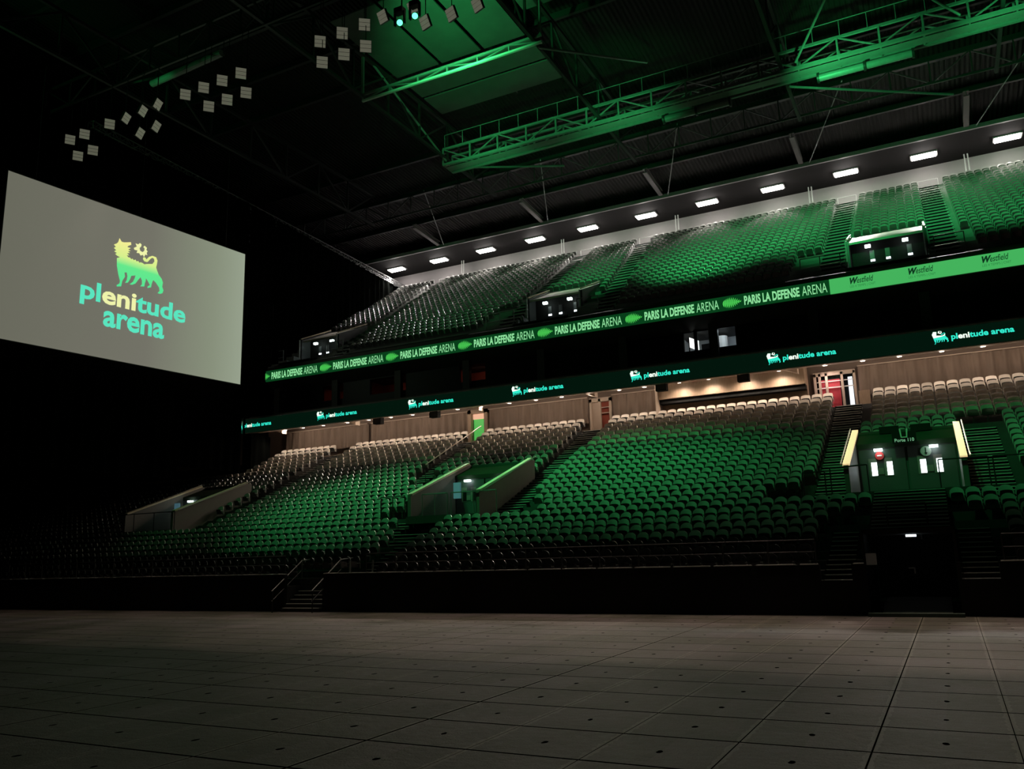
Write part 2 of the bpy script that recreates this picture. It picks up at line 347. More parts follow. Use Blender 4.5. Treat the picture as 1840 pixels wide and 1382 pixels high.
# upper terrace
t = MB()
for j in range(24):
    y0 = UY[j] - 0.57; y1 = UY[j] + 0.22 if j < 23 else 66.5
    cuts = VU if UY[j] < 51.6 else []
    for s0, s1 in rect_cut(XL, XR, cuts): t.box(s0, s1, y0, y1, UZ[j] - 0.8, UZ[j])
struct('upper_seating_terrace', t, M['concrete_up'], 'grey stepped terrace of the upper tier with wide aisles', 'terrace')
t = MB(); t.box(XL, XR, 66.5, 66.8, 26.5, 29.86); struct('wall_back_upper', t, M['wall_up'], 'pale grey wall behind the top row of the upper tier', 'wall')
t = MB(); t.box(XL, XR, 61.6, 66.8, 29.86, 30.1); struct('ceiling_back', t, mat('dark_ceiling_panel', (0.010, 0.009, 0.009), 0.8, spec=0.2), 'dark flat ceiling strip over the top row of the upper tier', 'ceiling')
t = MB().bar((XL, 61.6, 29.95), (XR, 61.6, 29.95), 0.18, 0.3); struct('trim_3', t, M['steel'], 'long grey edge rail above the row of white lamps', 'trim')
t = MB().add([(-75, 66.8, 30.6), (14, 66.8, 30.6), (14, -14, 36.5), (-75, -14, 36.5)], [(0, 1, 2, 3)])
ceil = struct('ceiling', t, M['deck'], 'dark corrugated roof deck above the rig', 'ceiling')
t = MB(); t.box(-75.3, -75, -14, 67, 0, 37); struct('wall_left', t, M['black'], 'black far end wall', 'wall')
t = MB(); t.box(14, 14.3, -14, 67, 0, 37); struct('wall_right', t, M['black'], 'black side wall to the right', 'wall')
t = MB(); t.box(-75, 14, -14.3, -14, 0, 37); struct('wall_rear', t, M['black'], 'black wall behind the camera', 'wall')

# ---------------------------------------------------------------- stairs (structure)
def flight(name, x0, x1, pts, label, slant=None, m='concrete_dark', noslab=False):
    """pts : list of (y, z) of half steps; each gets a tread block and a nosing strip"""
    t = MB(); n = MB()
    for i in range(len(pts) - 1):
        (y, z), (y2, z2) = pts[i], pts[i + 1]
        dx = slant(y) if slant else 0
        t.box(x0 + dx, x1 + dx, y, y2 + 0.02, z - 0.25, z); n.box(x0 + dx + 0.06, x1 + dx - 0.02, y - 0.015, y + 0.045, z - 0.02, z + 0.006)
    o = struct(name, t, M[m], label, 'stairs'); n.build('step_nosing', M['nosing'], o)
    return o
def half(Ys, Zs, k0, k1, off, front):
    pts = []
    for k in range(k0, k1 + 1):
        zp = Zs[k - 1] if k else Zs[0] - 0.29
        y = Ys[k] - front
        pts.append((y - (Ys[1] - Ys[0]) * 0.5 + 0.0, (zp + Zs[k]) / 2 + 0.02)); pts.append((y, Zs[k] + 0.02))
    pts.append((Ys[k1] + off, Zs[k1] + 0.02)); return pts
STL = {'a': (-4.60, -3.28, 9, 27), 'b': (0.86, 2.30, 9, 20), 'c': (-18.9, -17.6, 9, 27), 'd': (-27.1, -26.1, 17, 27), 'e': (-37.95, -36.6, 10, 27),
       'f': (-3.65, -2.75, 0, 5), 'g': (0.15, 1.15, 0, 5), 'h': (-22.1, -20.9, 0, 5), 'i': (-23.1, -20.8, 6, 7), 'j': (-24.0, -22.88, 8, 9)}
SLAB = {'a': 'stair up the lower tier left of the portal with yellow capped walls', 'b': 'stair up the lower tier right of the portal with yellow capped walls',
        'c': 'stair up the lower tier right of the middle portal', 'd': 'short upper stair in the lower tier between the two left portals', 'e': 'stair up the lower tier right of the far left portal',
        'f': 'narrow dark stair left of the floor-level tunnel', 'g': 'narrow dark stair right of the floor-level tunnel', 'h': 'diagonal-looking aisle stair below the middle portal',
        'i': 'wider top steps of the aisle below the middle portal', 'j': 'few steps left of the middle portal wall'}
for s, (a, b, k0, k1) in STL.items(): flight('aisle_stairs', a, b, half(LY, LZ, k0, k1, 0.18, 0.5), SLAB[s])
# wide steps between portal landing and the tunnel roof
pts = []
for i in range(12): pts.append((29.55 + i * 0.30, 2.58 + i * 0.12))
pts.append((33.3, 3.93))
flight('portal_stairs', -2.33, 0.03, pts, 'wide dark steps climbing from above the tunnel to the right portal')
# flight through the front wall to the floor
pts = [(27.12 + i * 0.24, 0.16 + i * 0.16) for i in range(6)]; pts.append((28.6, 1.0))
flight('floor_stairs', -24.9, -22.9, pts, 'dark steps from the arena floor through the black wall')
# upper tier aisle stairs : slanting aisles on the left
def xsl(x48, x65): return lambda y: (x65 - x48) * (y - 48) / 17
UST = [(-4.72, -3.42, 0.0, 'left'), (0.86, 2.20, 0.0, 'right')]
UAIS = [(lambda y: (-4.78, -3.45)), (lambda y: (0.86, 2.20)), (lambda y: (-18.2 - 2.65 * (y - 48) / 17, -16.95 - 2.7 * (y - 48) / 17)),
        (lambda y: (-25.0 - 1.4 * (y - 48) / 17, -23.75 - 1.4 * (y - 48) / 17)), (lambda y: (-38.6 - 2.7 * (y - 48) / 17, -37.5 - 2.9 * (y - 48) / 17))]
ULAB = ['green-lit upper aisle left of the right upper portal', 'green-lit upper aisle right of the right upper portal', 'green-lit upper aisle right of the middle upper portal',
        'upper aisle left of the middle upper portal', 'dim upper aisle near the black drape']
for fa, lab in zip(UAIS, ULAB):
    t = MB(); n = MB()
    for j in range(24):
        for q in (0, 1):
            y = UY[j] - 0.57 + q * 0.395; z = UZ[j] + 0.01 + q * 0.237; y2 = y + 0.395
            if j == 23 and q: continue
            a, b = fa(y); t.box(a, b, y, y2, z - 0.25, z)
            n.box(b - 0.09, b - 0.02, y + 0.02, y + 0.10, z, z + 0.03)
    o = struct('aisle_stairs', t, M['concrete_up'], lab, 'stairs'); n.build('step_marker', M['white'], o)

# ---------------------------------------------------------------- seats
def grid_shell(fn, nu, nv, th):
    """closed thin shell from fn(u,v)->(x,y,z), thickness th along +y"""
    v = []; f = []
    for side in (0, 1):
        for j in range(nv + 1):
            for i in range(nu + 1):
                x, y, z = fn(i / nu * 2 - 1, j / nv); v.append((x, y + side * th, z))
    W = nu + 1; S = W * (nv + 1)
    for j in range(nv):
        for i in range(nu):
            a = j * W + i; f.append((a, a + 1, a + W + 1, a + W)); f.append((S + a, S + a + W, S + a + W + 1, S + a + 1))
    for i in range(nu):
        f.append((i, S + i, S + i + 1, i + 1)); a = nv * W + i; f.append((a, a + 1, S + a + 1, S + a))
    for j in range(nv):
        a = j * W; f.append((a, a + W, S + a + W, S + a)); a = j * W + nu; f.append((a, S + a, S + a + W, a + W))
    return v, f
def back_fn(wd, z0, z1, rd):
    def fn(u, v):
        wv = wd / 2 * (0.90 + 0.10 * min(1, v * 1.6)) * (1 - 0.10 * max(0, v - 0.75) / 0.25)
        top = z1 - rd * abs(u) ** 2.6
        z = z0 + (top - z0) * v
        y = -0.055 * u * u + 0.05 * v + 0.05 * max(0, v - 0.65) ** 1.5
        return (u * wv, y, z)
    return fn
def pan_fn(wd):
    def fn(u, v):       # tipped-up pan: from hinge up and forward
        return (u * wd / 2 * (1 - 0.12 * v ** 3), -0.05 - 0.17 * v - 0.02 * u * u + 0.05 * v * v, 0.39 + 0.28 * v - 0.03 * abs(u) ** 3 * v)
    return fn
def seat_parts(kind, lod=1):
    P = {}
    if kind == 'stadium':
        P['backrest'] = grid_shell(back_fn(0.45, 0.42, 0.86, 0.10), 6 if lod else 4, 4 if lod else 3, 0.05)
        P['seat_pan'] = grid_shell(pan_fn(0.41), 4 if lod else 2, 3 if lod else 1, 0.05)
        wd = 0.235
    else:
        P['backrest'] = grid_shell(back_fn(0.50, 0.40, 0.87, 0.05), 6 if lod else 4, 4 if lod else 3, 0.07)
        P['seat_pan'] = grid_shell(pan_fn(0.46), 4 if lod else 2, 3 if lod else 1, 0.08)
        wd = 0.27
    fr = MB()
    fr.box(-0.03, 0.03, 0.02, 0.10, 0.0, 0.42); fr.box(-0.18, 0.18, 0.01, 0.07, 0.36, 0.41)
    P['support'] = (fr.v, fr.f)
    ar = MB().box(wd - 0.015, wd + 0.02, -0.25, 0.02, 0.56, 0.60); ar.box(wd - 0.012, wd + 0.017, -0.02, 0.03, 0.36, 0.58)
    P['armrest'] = (ar.v, ar.f)
    return P
# positions
def proj(x, y, z):
    d = Vector((x, y, z - 2.08)); q = [sum(RW[i][j] * d[i] for i in range(3)) for j in range(3)]
    return 920 + 1495.5 * q[0] / -q[2], 691 - 1495.5 * q[1] / -q[2]
seats = []   # kind, black, x, y, z, row, block, index, side, tier
NAMES = ['front', 'second', 'third', 'fourth', 'fifth', 'sixth', 'seventh', 'eighth', 'ninth', 'tenth', 'eleventh', 'twelfth', 'thirteenth', 'fourteenth', 'fifteenth',
         'sixteenth', 'seventeenth', 'eighteenth', 'nineteenth', 'twentieth']
def fill(a, b, sp, off=0.0):
    n = int((b - a) / sp + 1e-6)
    if n < 1: return []
    return [b - sp * (i + 0.5) for i in range(n)]
LOWCUT = {}
for k in range(28):
    kind = 'padded' if k >= 21 else 'stadium'; sp = 0.57 if k >= 21 else 0.493
    cuts = []
    if k <= 4: cuts += [(-4.02 + 0.09 * 0, -2.3), (-2.35, 0.08), (0.08, 1.35), (-22.2, -20.85)]
    if k == 5: cuts += [(-3.75, -2.35), (-2.35, 0.08), (0.08, 1.2), (-22.4, -20.8)]
    if k in (3, 4): cuts = [c for c in cuts if c != (-2.35, 0.08)] + [(-2.35, -1.65), (-0.62, 0.08)] if k == 4 else cuts
    if k == 6: cuts += [(-2.9, 0.55), (-23.15, -20.75)]
    if k == 7: cuts += [(-2.36, 0.06), (-23.15, -20.75)]
    if k == 0: cuts += [(-25.0, -22.1)]
    if 8 <= k <= 16: cuts += VL
    if k in (8, 9): cuts += [(-6.3, -2.9), (0.7, 3.2), (-24.6, -22.8), (-19, -16.6), (-39, -36.5)]
    if k in (10, 11): cuts += [(-5.1, -2.9), (0.7, 2.6), (-24.1, -22.8), (-19, -17.1), (-39, -36.5)]
    if k >= 8:
        cuts += [(-4.66, -3.22), (-18.95, -17.5), (-38.0, -36.5)]
        if k <= 20: cuts += [(0.8, 2.42)]
        if k >= 17: cuts += [(-27.15, -26.05)]
        if k in (15, 16, 17): cuts += [(-26.2, -25.0)]
        if k in (16,): cuts += [(-3.25, 0.85)]
    blocks = rect_cut(-62 if k < 22 else -43.3, 7.5, sorted(cuts))
    for bi, (a, b) in enumerate(blocks):
        xs = fill(a, b, sp); o = 0 if (k % 2 == 0 or k < 3) else 0
        for i, x in enumerate(xs):
            seats.append((kind, k < 3, x, LY[k] - 0.03, LZ[k], k, round(b, 2), i, len(xs), 'lower'))
for j in range(24):
    y = UY[j]; cuts = [fa(y) for fa in UAIS]
    if y < 52.4: cuts += [(a - 0.1, b + 0.1) for a, b in VU]
    if y < 50.2:
        for a, b in VU: cuts += [(a - 2.9, a), (b, b + 1.9)]
    xmin = -43.7 - 1.85 * (y - 46.3) / 20
    for a, b in rect_cut(xmin, 8, sorted(cuts)):
        xs = fill(a + 0.03, b - 0.03, 0.505)
        for i, x in enumerate(xs):
            seats.append(('stadium', False, x, y - 0.03, UZ[j], j, round(b, 2), i, len(xs), 'upper'))
# individuals: the ones that show largest
def vis(s):
    px, py = proj(s[2], s[3], s[4] + 0.7); return -5 < px < 1845 and -5 < py < 1387
SINGLE = {}
for kind in ('stadium', 'padded'):
    c = [i for i, s in enumerate(seats) if s[0] == kind and vis(s) and s[9] == 'lower']
    c.sort(key=lambda i: seats[i][2] ** 2 + seats[i][3] ** 2)
    SINGLE[kind] = set(c[:300])
MESH = {}
for kind in ('stadium', 'padded'):
    for blk in (False, True):
        if kind == 'padded' and blk: continue
        for pn, (v, f) in seat_parts(kind).items():
            me = bpy.data.meshes.new(pn); me.from_pydata(v, [], f)
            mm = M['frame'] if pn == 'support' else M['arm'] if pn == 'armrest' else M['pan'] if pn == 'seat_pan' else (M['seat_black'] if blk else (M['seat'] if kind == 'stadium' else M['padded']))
            me.materials.append(mm); me.update()
            if pn in ('backrest', 'seat_pan'):
                for p in me.polygons: p.use_smooth = True
                try: me.set_sharp_from_angle(angle=math.radians(50))
                except Exception: pass
            MESH[(kind, blk, pn)] = me
def landmark(b):
    L = {-3.98: 'the narrow stair left of the tunnel'}
    if b < -24: return 'the far left aisle'
    if b < -20.9: return 'the middle portal aisle'
    if b < -15: return 'the middle portal stair'
    if b < -4.0: return 'the right portal stair'
    if b < -2.2: return 'the tunnel stair'
    if b < 0.2: return 'the wide steps'
    if b < 1.0: return 'the right portal wall'
    return 'the right picture edge'
def ordn(n): return NAMES[n] if n < 20 and n > 0 else ('first' if n == 0 else '%dth' % (n + 1) if (n + 1) % 10 not in (1, 2, 3) or (n + 1) % 100 in (11, 12, 13) else '%d%s' % (n + 1, {1: 'st', 2: 'nd', 3: 'rd'}[(n + 1) % 10]))
for idx in sorted(SINGLE['stadium'] | SINGLE['padded']):
    kind, blk, x, y, z, row, b, i, n, tier = seats[idx]
    nm = 'stadium_seat' if kind == 'stadium' else 'padded_seat'
    desc = ('black plastic' if blk else 'grey plastic') if kind == 'stadium' else 'wide pale'
    if kind == 'stadium': rowtxt = NAMES[row] + ' row' if row < 20 else '21st row'
    else: rowtxt = 'top row' if row == 27 else NAMES[27 - row] + ' row from top'
    if n - 1 - i < i and b > 7: posn = ordn(n - 1 - i) + ' from its left'
    elif b > 7: posn = ordn(n - 1 - i) + ' from its left'
    else: posn = ordn(i) + ' left of ' + landmark(b)
    root = bpy.data.objects.new(nm, None); COL.objects.link(root); root.location = (x, y, z)
    if b > 7: lab = '%s seat, rightmost block, %s, %s' % (desc, rowtxt, posn)
    else: lab = '%s, %s, %s' % (desc + ' seat', rowtxt, posn)
    root['label'] = lab; root['category'] = 'seat'
    root['group'] = 'plastic seats of the lower tier' if kind == 'stadium' else 'wide pale seats in the top rows of the lower tier'
    for pn in ('backrest', 'seat_pan', 'support', 'armrest'):
        c = bpy.data.objects.new(pn, MESH[(kind, blk, pn)]); COL.objects.link(c); c.parent = root
def merged(name, kind, label, group):
    P = seat_parts(kind, 0); V = []; F = []; MI = []; base = 0
    parts = [(np.array(v, float), f, 1 if pn in ('support', 'armrest') else 3 if pn == 'seat_pan' else 0) for pn, (v, f) in P.items() if pn != 'support']
    verts = []; loops = []; starts = []; mi = []; tot = 0
    for i, s in enumerate(seats):
        if s[0] != kind or i in SINGLE[kind]: continue
        off = np.array([s[2], s[3], s[4]])
        for v, f, m_ in parts:
            verts.append(v + off)
            for q in f: starts.append(len(loops)); loops.extend([a + tot for a in q]); mi.append(m_ if m_ else (2 if s[1] else 0))
            tot += len(v)
    V = np.concatenate(verts); me = bpy.data.meshes.new(name)
    me.vertices.add(len(V)); me.vertices.foreach_set('co', V.ravel())
    me.loops.add(len(loops)); me.loops.foreach_set('vertex_index', loops)
    me.polygons.add(len(starts)); me.polygons.foreach_set('loop_start', starts)
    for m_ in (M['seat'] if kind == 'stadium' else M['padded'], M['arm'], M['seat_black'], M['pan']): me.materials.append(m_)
    me.polygons.foreach_set('material_index', mi); me.update(calc_edges=True); me.validate()
    me.polygons.foreach_set('use_smooth', [m_ != 1 for m_ in mi])
    try: me.set_sharp_from_angle(angle=math.radians(50))
    except Exception: pass
    o = link(name, me); tag(o, label, 'seats', group, 'stuff'); return o
merged('stadium_seat_rows', 'stadium', 'remaining grey plastic seats filling the upper tier and the back of the lower tier', 'plastic seats of the lower tier')
merged('padded_seat_rows', 'padded', 'remaining wide pale seats in the top rows towards the left', 'wide pale seats in the top rows of the lower tier')

# ---------------------------------------------------------------- text helper
def text_mesh(s, mats, x0, x1, z0, z1, name, parent, y=0.0, bold=0.0, shear=0.0, idx=None, loc=(0, 0, 0), thick=0.0):
    cu = bpy.data.curves.new(name, 'FONT'); cu.body = s; cu.offset = bold; cu.shear = shear; cu.resolution_u = 3
    for m_ in mats: cu.materials.append(m_)
    if idx:
        for i, ch in enumerate(idx): cu.body_format[i].material_index = int(ch)
    o = bpy.data.objects.new('tmp', cu); COL.objects.link(o)
    bpy.context.view_layer.update()
    me = bpy.data.meshes.new_from_object(o); bpy.data.objects.remove(o)
    n = len(me.vertices); co = np.empty(n * 3); me.vertices.foreach_get('co', co); co = co.reshape(-1, 3)
    mn = co.min(0); mxx = co.max(0)
    X = x0 + (co[:, 0] - mn[0]) / (mxx[0] - mn[0]) * (x1 - x0); Z = z0 + (co[:, 1] - mn[1]) / (mxx[1] - mn[1]) * (z1 - z0)
    co = np.stack([X, np.full(n, y), Z], 1); me.vertices.foreach_set('co', co.ravel()); me.update(); me.name = name
    return link(name, me, parent, loc)
DOG = [(6.672, 21.579), (6.818, 21.396), (6.975, 21.402), (7.151, 21.457), (7.427, 21.554), (7.462, 21.389), (7.266, 21.262), (7.216, 21.17), (7.443, 21.173), (7.283, 21.026), (7.454, 21.001), (7.269, 20.901), (7.42, 20.848), (7.222, 20.767), (7.386, 20.674), (7.208, 20.642), (7.316, 20.544), (7.441, 20.548), (7.525, 20.474), (7.6, 20.54), (7.697, 20.459), (7.806, 20.535), (7.882, 20.436), (7.993, 20.501), (8.068, 20.413), (8.18, 20.467), (8.333, 20.445), (8.418, 20.403), (8.577, 20.471), (8.739, 20.518), (8.972, 20.585), (9.102, 20.791), (9.068, 20.95), (8.946, 20.992), (8.811, 20.874), (8.67, 20.665), (8.60, 20.60), (8.40, 20.60), (8.30, 20.72), (8.33, 20.84), (8.46, 20.86), (8.54, 20.76), (8.709, 20.978), (8.938, 21.114), (9.202, 21.102), (9.311, 20.908), (9.281, 20.618), (9.245, 20.439), (9.33, 20.238), (9.466, 19.996), (9.684, 19.797), (9.783, 19.576), (9.753, 19.287), (9.851, 19.088), (9.803, 18.886), (9.628, 18.785), (9.447, 18.794), (9.58, 18.962), (9.542, 19.176), (9.285, 19.443), (9.098, 19.56), (9.047, 19.435), (9.0, 19.255), (8.978, 19.05), (8.726, 18.94), (8.742, 19.054), (8.887, 19.17), (8.719, 19.402), (8.593, 19.533), (8.58, 19.364), (8.534, 19.187), (8.513, 18.983), (8.238, 18.922), (8.343, 19.081), (8.327, 19.318), (8.222, 19.509), (8.064, 19.28), (7.91, 19.02), (7.693, 18.875), (7.524, 18.863), (7.735, 19.082), (7.832, 19.326), (7.876, 19.524), (7.598, 19.425), (7.535, 19.191), (7.406, 18.94), (7.221, 18.869), (7.318, 19.078), (7.345, 19.334), (7.284, 19.555), (7.141, 19.516), (7.193, 19.26), (7.037, 18.948), (6.985, 18.591), (6.715, 18.51), (6.688, 18.588), (6.864, 18.741), (6.885, 18.907), (6.747, 19.298), (6.622, 19.8), (6.588, 20.274), (6.779, 20.385), (6.577, 20.433), (6.462, 20.506), (6.566, 20.591), (6.386, 20.645), (6.509, 20.758), (6.349, 20.849), (6.473, 20.963), (6.334, 21.06), (6.522, 21.195), (6.603, 21.307)]
FLAME = [(7.643, 21.246), (7.84, 21.395), (7.735, 21.573), (7.921, 21.564), (8.028, 21.687), (8.148, 21.635), (8.134, 21.497), (8.028, 21.353), (8.085, 21.193), (8.251, 21.154), (8.359, 21.276), (8.372, 21.436), (8.274, 21.495), (8.36, 21.611), (8.531, 21.518), (8.493, 21.383), (8.593, 21.302), (8.529, 21.193), (8.586, 21.054), (8.444, 21.056), (8.364, 20.854), (8.285, 20.986), (8.128, 20.895), (8.027, 21.02), (7.844, 20.987), (7.902, 21.159), (7.696, 21.141)]
def poly_mesh(name, polys, m, parent, y, loc=(0, 0, 0), tf=lambda p: p):
    from mathutils.geometry import tessellate_polygon
    mb = MB()
    for P in polys:
        P = [tf(p) for p in P]
        tri = tessellate_polygon([[Vector((a, b, 0)) for a, b in P]])
        mb.add([(a, y, b) for a, b in P], [tuple(q) for q in tri])
    return mb.build(name, m, parent, loc)

# ---------------------------------------------------------------- projection screen
A = Vector((-43.37, 25.07, 0)); ang = math.atan2(41.11 - 25.07, -42.0 + 43.37)
sc = thing('projection_screen', 'big pale grey hanging screen showing a six-legged dog logo and turquoise words', 'screen', (0, 0, 0))
sc.location = A; sc.rotation_euler = (0, 0, ang)
def child(o, parent): o.parent = parent; return o
scr = MB().box(0, 16.15, 0.0, 0.05, 13.98, 23.38).build('screen_surface', M['screen']); child(scr, sc)
fr = MB()
for b_ in ((-0.0, 16.15, 23.38, 23.44), (0, 16.15, 13.92, 13.98)): fr.box(b_[0], b_[1], 0.0, 0.12, b_[2], b_[3])
fr.box(16.15, 16.21, 0, 0.12, 13.92, 23.44); fr.box(-0.06, 0, 0, 0.12, 13.92, 23.44)
child(fr.build('screen_frame', M['fascia']), sc)
child(poly_mesh('dog_emblem', [DOG], M['pr_dog'], None, -0.02), sc)
child(poly_mesh('flame_emblem', [FLAME], M['pr_yellow'], None, -0.02), sc)
child(text_mesh('plenitude', [M['pr_cyan'], M['pr_yellow']], 4.5, 11.56, 16.92, 18.42, 'lettering', None, -0.02, 0.028, 0, '00111' + '0000'), sc)
child(text_mesh('arena', [M['pr_cyan']], 6.0, 10.08, 15.9, 16.88, 'lettering', None, -0.02, 0.028), sc)
cab = MB()
for x in (1.5, 8, 14.5): cab.tube((x, 0.06, 23.4), (x, 0.06, 30.5), 0.025)
child(cab.build('suspension_cable', M['darksteel']), sc)

# ---------------------------------------------------------------- drape with truss
def drape(name, x0, y0, x1, y1, zt, zb_fn, label, amp=0.12, n=None, m='drape', thick=0):
    L = math.hypot(x1 - x0, y1 - y0); n = n or int(L / 0.13); mb = MB(); vs = []; nz = 5
    ux, uy = (x1 - x0) / L, (y1 - y0) / L
    for i in range(n + 1):
        s = i / n; o = amp * math.sin(i * 0.95 + 0.7 * math.sin(i * 0.21)) + amp * 0.4 * math.sin(i * 0.37)
        zb = zb_fn(s)
        for j in range(nz + 1):
            v = j / nz; vs.append((x0 + ux * L * s - uy * o * (0.5 + 0.5 * (1 - v)), y0 + uy * L * s + ux * o * (0.5 + 0.5 * (1 - v)), zb + (zt - zb) * v))
    W = nz + 1
    mb.add(vs, [(i * W + j, (i + 1) * W + j, (i + 1) * W + j + 1, i * W + j + 1) for i in range(n) for j in range(nz)])
    o = mb.build(name, M[m], smooth=True); return o
def dz(s):
    y = 44.2 + s * 22.2
    return 10.6 if y < 44.0 else (LZ[min(27, max(0, int((y - 28.2) / 0.68 + 0.5)))] + 0.1 if y < 46.9 else UZ[min(23, max(0, int((y - 46.8) / 0.79 + 0.5)))] + 0.2)
def dz2(s):
    y = 46.3 + s * 20.0
    return UZ[min(23, max(0, int((y - 46.8) / 0.79 + 0.6)))] + 0.15
o = drape('stage_drape', -44.05, 46.3, -45.9, 66.3, 28.3, dz2, ''); tag(o, 'tall black pleated drape cutting across the upper tier behind the screen', 'drape')
o = drape('stage_drape', -43.62, 43.2, -44.0, 46.25, 28.3, lambda s: 8.0 - 0.6 * (1 - s) + 1.0 * s, ''); tag(o, 'narrow black drape edge hanging down past the ribbon onto lower seats', 'drape')
o = drape('stage_drape', -44.7, -12, -43.66, 43.15, 28.3, lambda s: 8.2 if s > 0.9 else 7.4, ''); tag(o, 'wide black drape hanging behind the projection screen', 'drape')
o = drape('stage_drape', -43.2, 43.6, -43.75, 46.0, 11.0, lambda s: 7.7 + 1.3 * s, '', 0.09); tag(o, 'gathered tail of black drape hanging by the leftmost seats', 'drape')

def truss(name, p0, p1, h, label, m='darksteel', r=0.05, bay=1.2, wd=0.0, cat='truss', group=None, top_m=None, bot_m=None):
    p0 = Vector(p0); p1 = Vector(p1); t = thing(name, label, cat, tuple(p0), group)
    up = Vector((0, 0, h)); d = p1 - p0; n = max(2, int(d.length / bay)); side = d.normalized().cross(Vector((0, 0, 1))).normalized() * wd / 2
    sides = (-1, 1) if wd else (0,)
    for s in sides:
        MB().bar(p0 + side * s, p1 + side * s, r * 2, r * 2).build('bottom_chord', M[bot_m or m], t)
        MB().bar(p0 + up + side * s, p1 + up + side * s, r * 2, r * 2).build('top_chord', M[top_m or m], t)
    b = MB()
    for s in sides:
        for i in range(n):
            a = p0 + d * (i / n) + side * s; c = p0 + d * ((i + 1) / n) + side * s
            if i % 2: b.bar(a + up, c, r * 1.2, r * 1.2)
            else: b.bar(a, c + up, r * 1.2, r * 1.2)
            b.bar(a, a + up, r * 1.3, r * 1.3)
    if wd:
        for i in range(n + 1):
            a = p0 + d * (i / n); b.bar(a - side, a + side, r, r); b.bar(a - side + up, a + side + up, r, r)
    b.build('lattice_bracing', M[m], t)
    return t
truss('drape_truss', (-43.9, 30, 28.35), (-46.0, 66.6, 28.35), 0.45, 'silver lattice truss carrying the black drape up to the last white lamp', 'steel', 0.03, 0.5, 0.45)

# ---------------------------------------------------------------- LED band on upper tier
P = 5.77
band = thing('led_ribbon_board', 'upper light ribbon with green repeated arena name and bright green shop advert', 'display board', (-44, 45.5, 15.15))
MB().box(-44, -4.18, 45.5, 45.6, 15.12, 15.92).build('dark_green_section', M['led_mid'], band)
MB().box(-4.18, XR, 45.5, 45.6, 15.12, 15.92).build('bright_green_section', M['led_bright'], band)
def leaf(cx):
    out = []
    for i in range(10):
        u = i / 9; h = 0.27 * math.sin(PI * min(1, u * 0.8 + 0.22)) + 0.05; x = cx + u * 0.92
        out.append([(x + 0.10, 15.50 + h), (x - 0.01, 15.50 + h * 0.5), (x - 0.04, 15.5 - 0.02), (x + 0.05, 15.5 - 0.02), (x + 0.075, 15.50 + h * 0.5)])
        out.append([(x - 0.04, 15.52), (x - 0.02, 15.50 - h * 0.5), (x + 0.05, 15.50 - h), (x + 0.06, 15.50 - h * 0.5), (x + 0.06, 15.52)])
    return out
for i in range(7):
    x = -8.67 - P * i
    text_mesh('PARIS LA DEFENSE', [M['led_text']], x, x + 2.95, 15.24, 15.77, 'lettering', band, 45.48, 0.035)
    text_mesh('ARENA', [M['led_text']], x + 3.08, x + 4.36, 15.24, 15.77, 'lettering', band, 45.48, 0.0)
    if i < 7: poly_mesh('leaf_emblem', leaf(x - 1.15), M['led_leaf'], band, 45.47)
for x in (-3.16, -0.36, 2.94, 6.3):
    text_mesh('W', [M['led_ink']], x, x + 0.42, 15.47, 15.82, 'lettering', band, 45.48, 0.05, 0.35)
    text_mesh('estfield', [M['led_ink']], x + 0.34, x + 1.14, 15.48, 15.80, 'lettering', band, 45.48, 0.006, 0.3)
    text_mesh('LES 4 TEMPS | CNIT', [M['led_ink2']], x - 0.02, x + 1.22, 15.24, 15.40, 'lettering', band, 45.48, 0.0)
# lower ribbon
rib = thing('led_ribbon_board', 'lower dark green light ribbon with repeated turquoise dog logo and arena name', 'display board', (-44, 43.5, 11.05))
MB().box(-44, XR, 43.5, 43.6, 11.04, 11.98).build('dark_green_section', M['led_dark'], rib)
MB().box(-44, XR, 43.48, 43.75, 11.98, 12.06).build('top_ledge', M['concrete_up'], rib)
for i in range(7):
    x = 0.30 - 7.45 * i - (0.25 if i else 0)
    sx = 0.68 / 3.52; sz = 0.62 / 3.1
    tf = lambda p, x=x: (x + (p[0] - 6.33) * sx, 11.27 + (p[1] - 18.5) * sz)
    lo = [(px, min(pz, 19.9)) for px, pz in DOG]; 
    poly_mesh('dog_emblem', [DOG], M['led_cyan'], rib, 43.47, tf=tf)
    poly_mesh('flame_emblem', [FLAME, [(6.34, 20.9), (6.7, 21.57), (7.43, 21.5), (7.3, 20.6), (9.2, 20.4), (9.3, 20.9), (8.3, 20.2), (6.6, 20.0)]], M['led_white'], rib, 43.46, tf=tf)
    text_mesh('plenitude arena', [M['led_cyan'], M['led_white']], x + 0.80, x + 3.38, 11.33, 11.70, 'lettering', rib, 43.47, 0.03, 0, '00111' + '0000' + '000000')

# ---------------------------------------------------------------- curtains, wood panel, doors at the top of the lower tier
def wallcurtain(x0, x1, label):
    mb = MB(); n = int((x1 - x0) / 0.055); nz = 6; vs = []
    for i in range(n + 1):
        x = x0 + (x1 - x0) * i / n
        for j in range(nz + 1):
            v = j / nz; sag = 0.07 * math.sin(x * 8.5 + 1.5 * math.sin(x * 1.9) + (1 - v) * 1.6) + 0.03 * math.sin(x * 21 + v)
            vs.append((x, 47.85 + sag, 9.95 + (11.5 - 9.95) * v))
    W = nz + 1
    mb.add(vs, [(i * W + j, (i + 1) * W + j, (i + 1) * W + j + 1, i * W + j + 1) for i in range(n) for j in range(nz)])
    o = mb.build('wall_curtain', M['curtain'], smooth=True); tag(o, label, 'curtain', 'taupe curtains behind the top row')
    MB().bar((x0, 47.75, 11.53), (x1, 47.75, 11.53), 0.06, 0.05).build('curtain_rail', M['cream'], o); return o
wallcurtain(-3.45, 9.5, 'taupe pleated curtain right of the red-lit double doors')
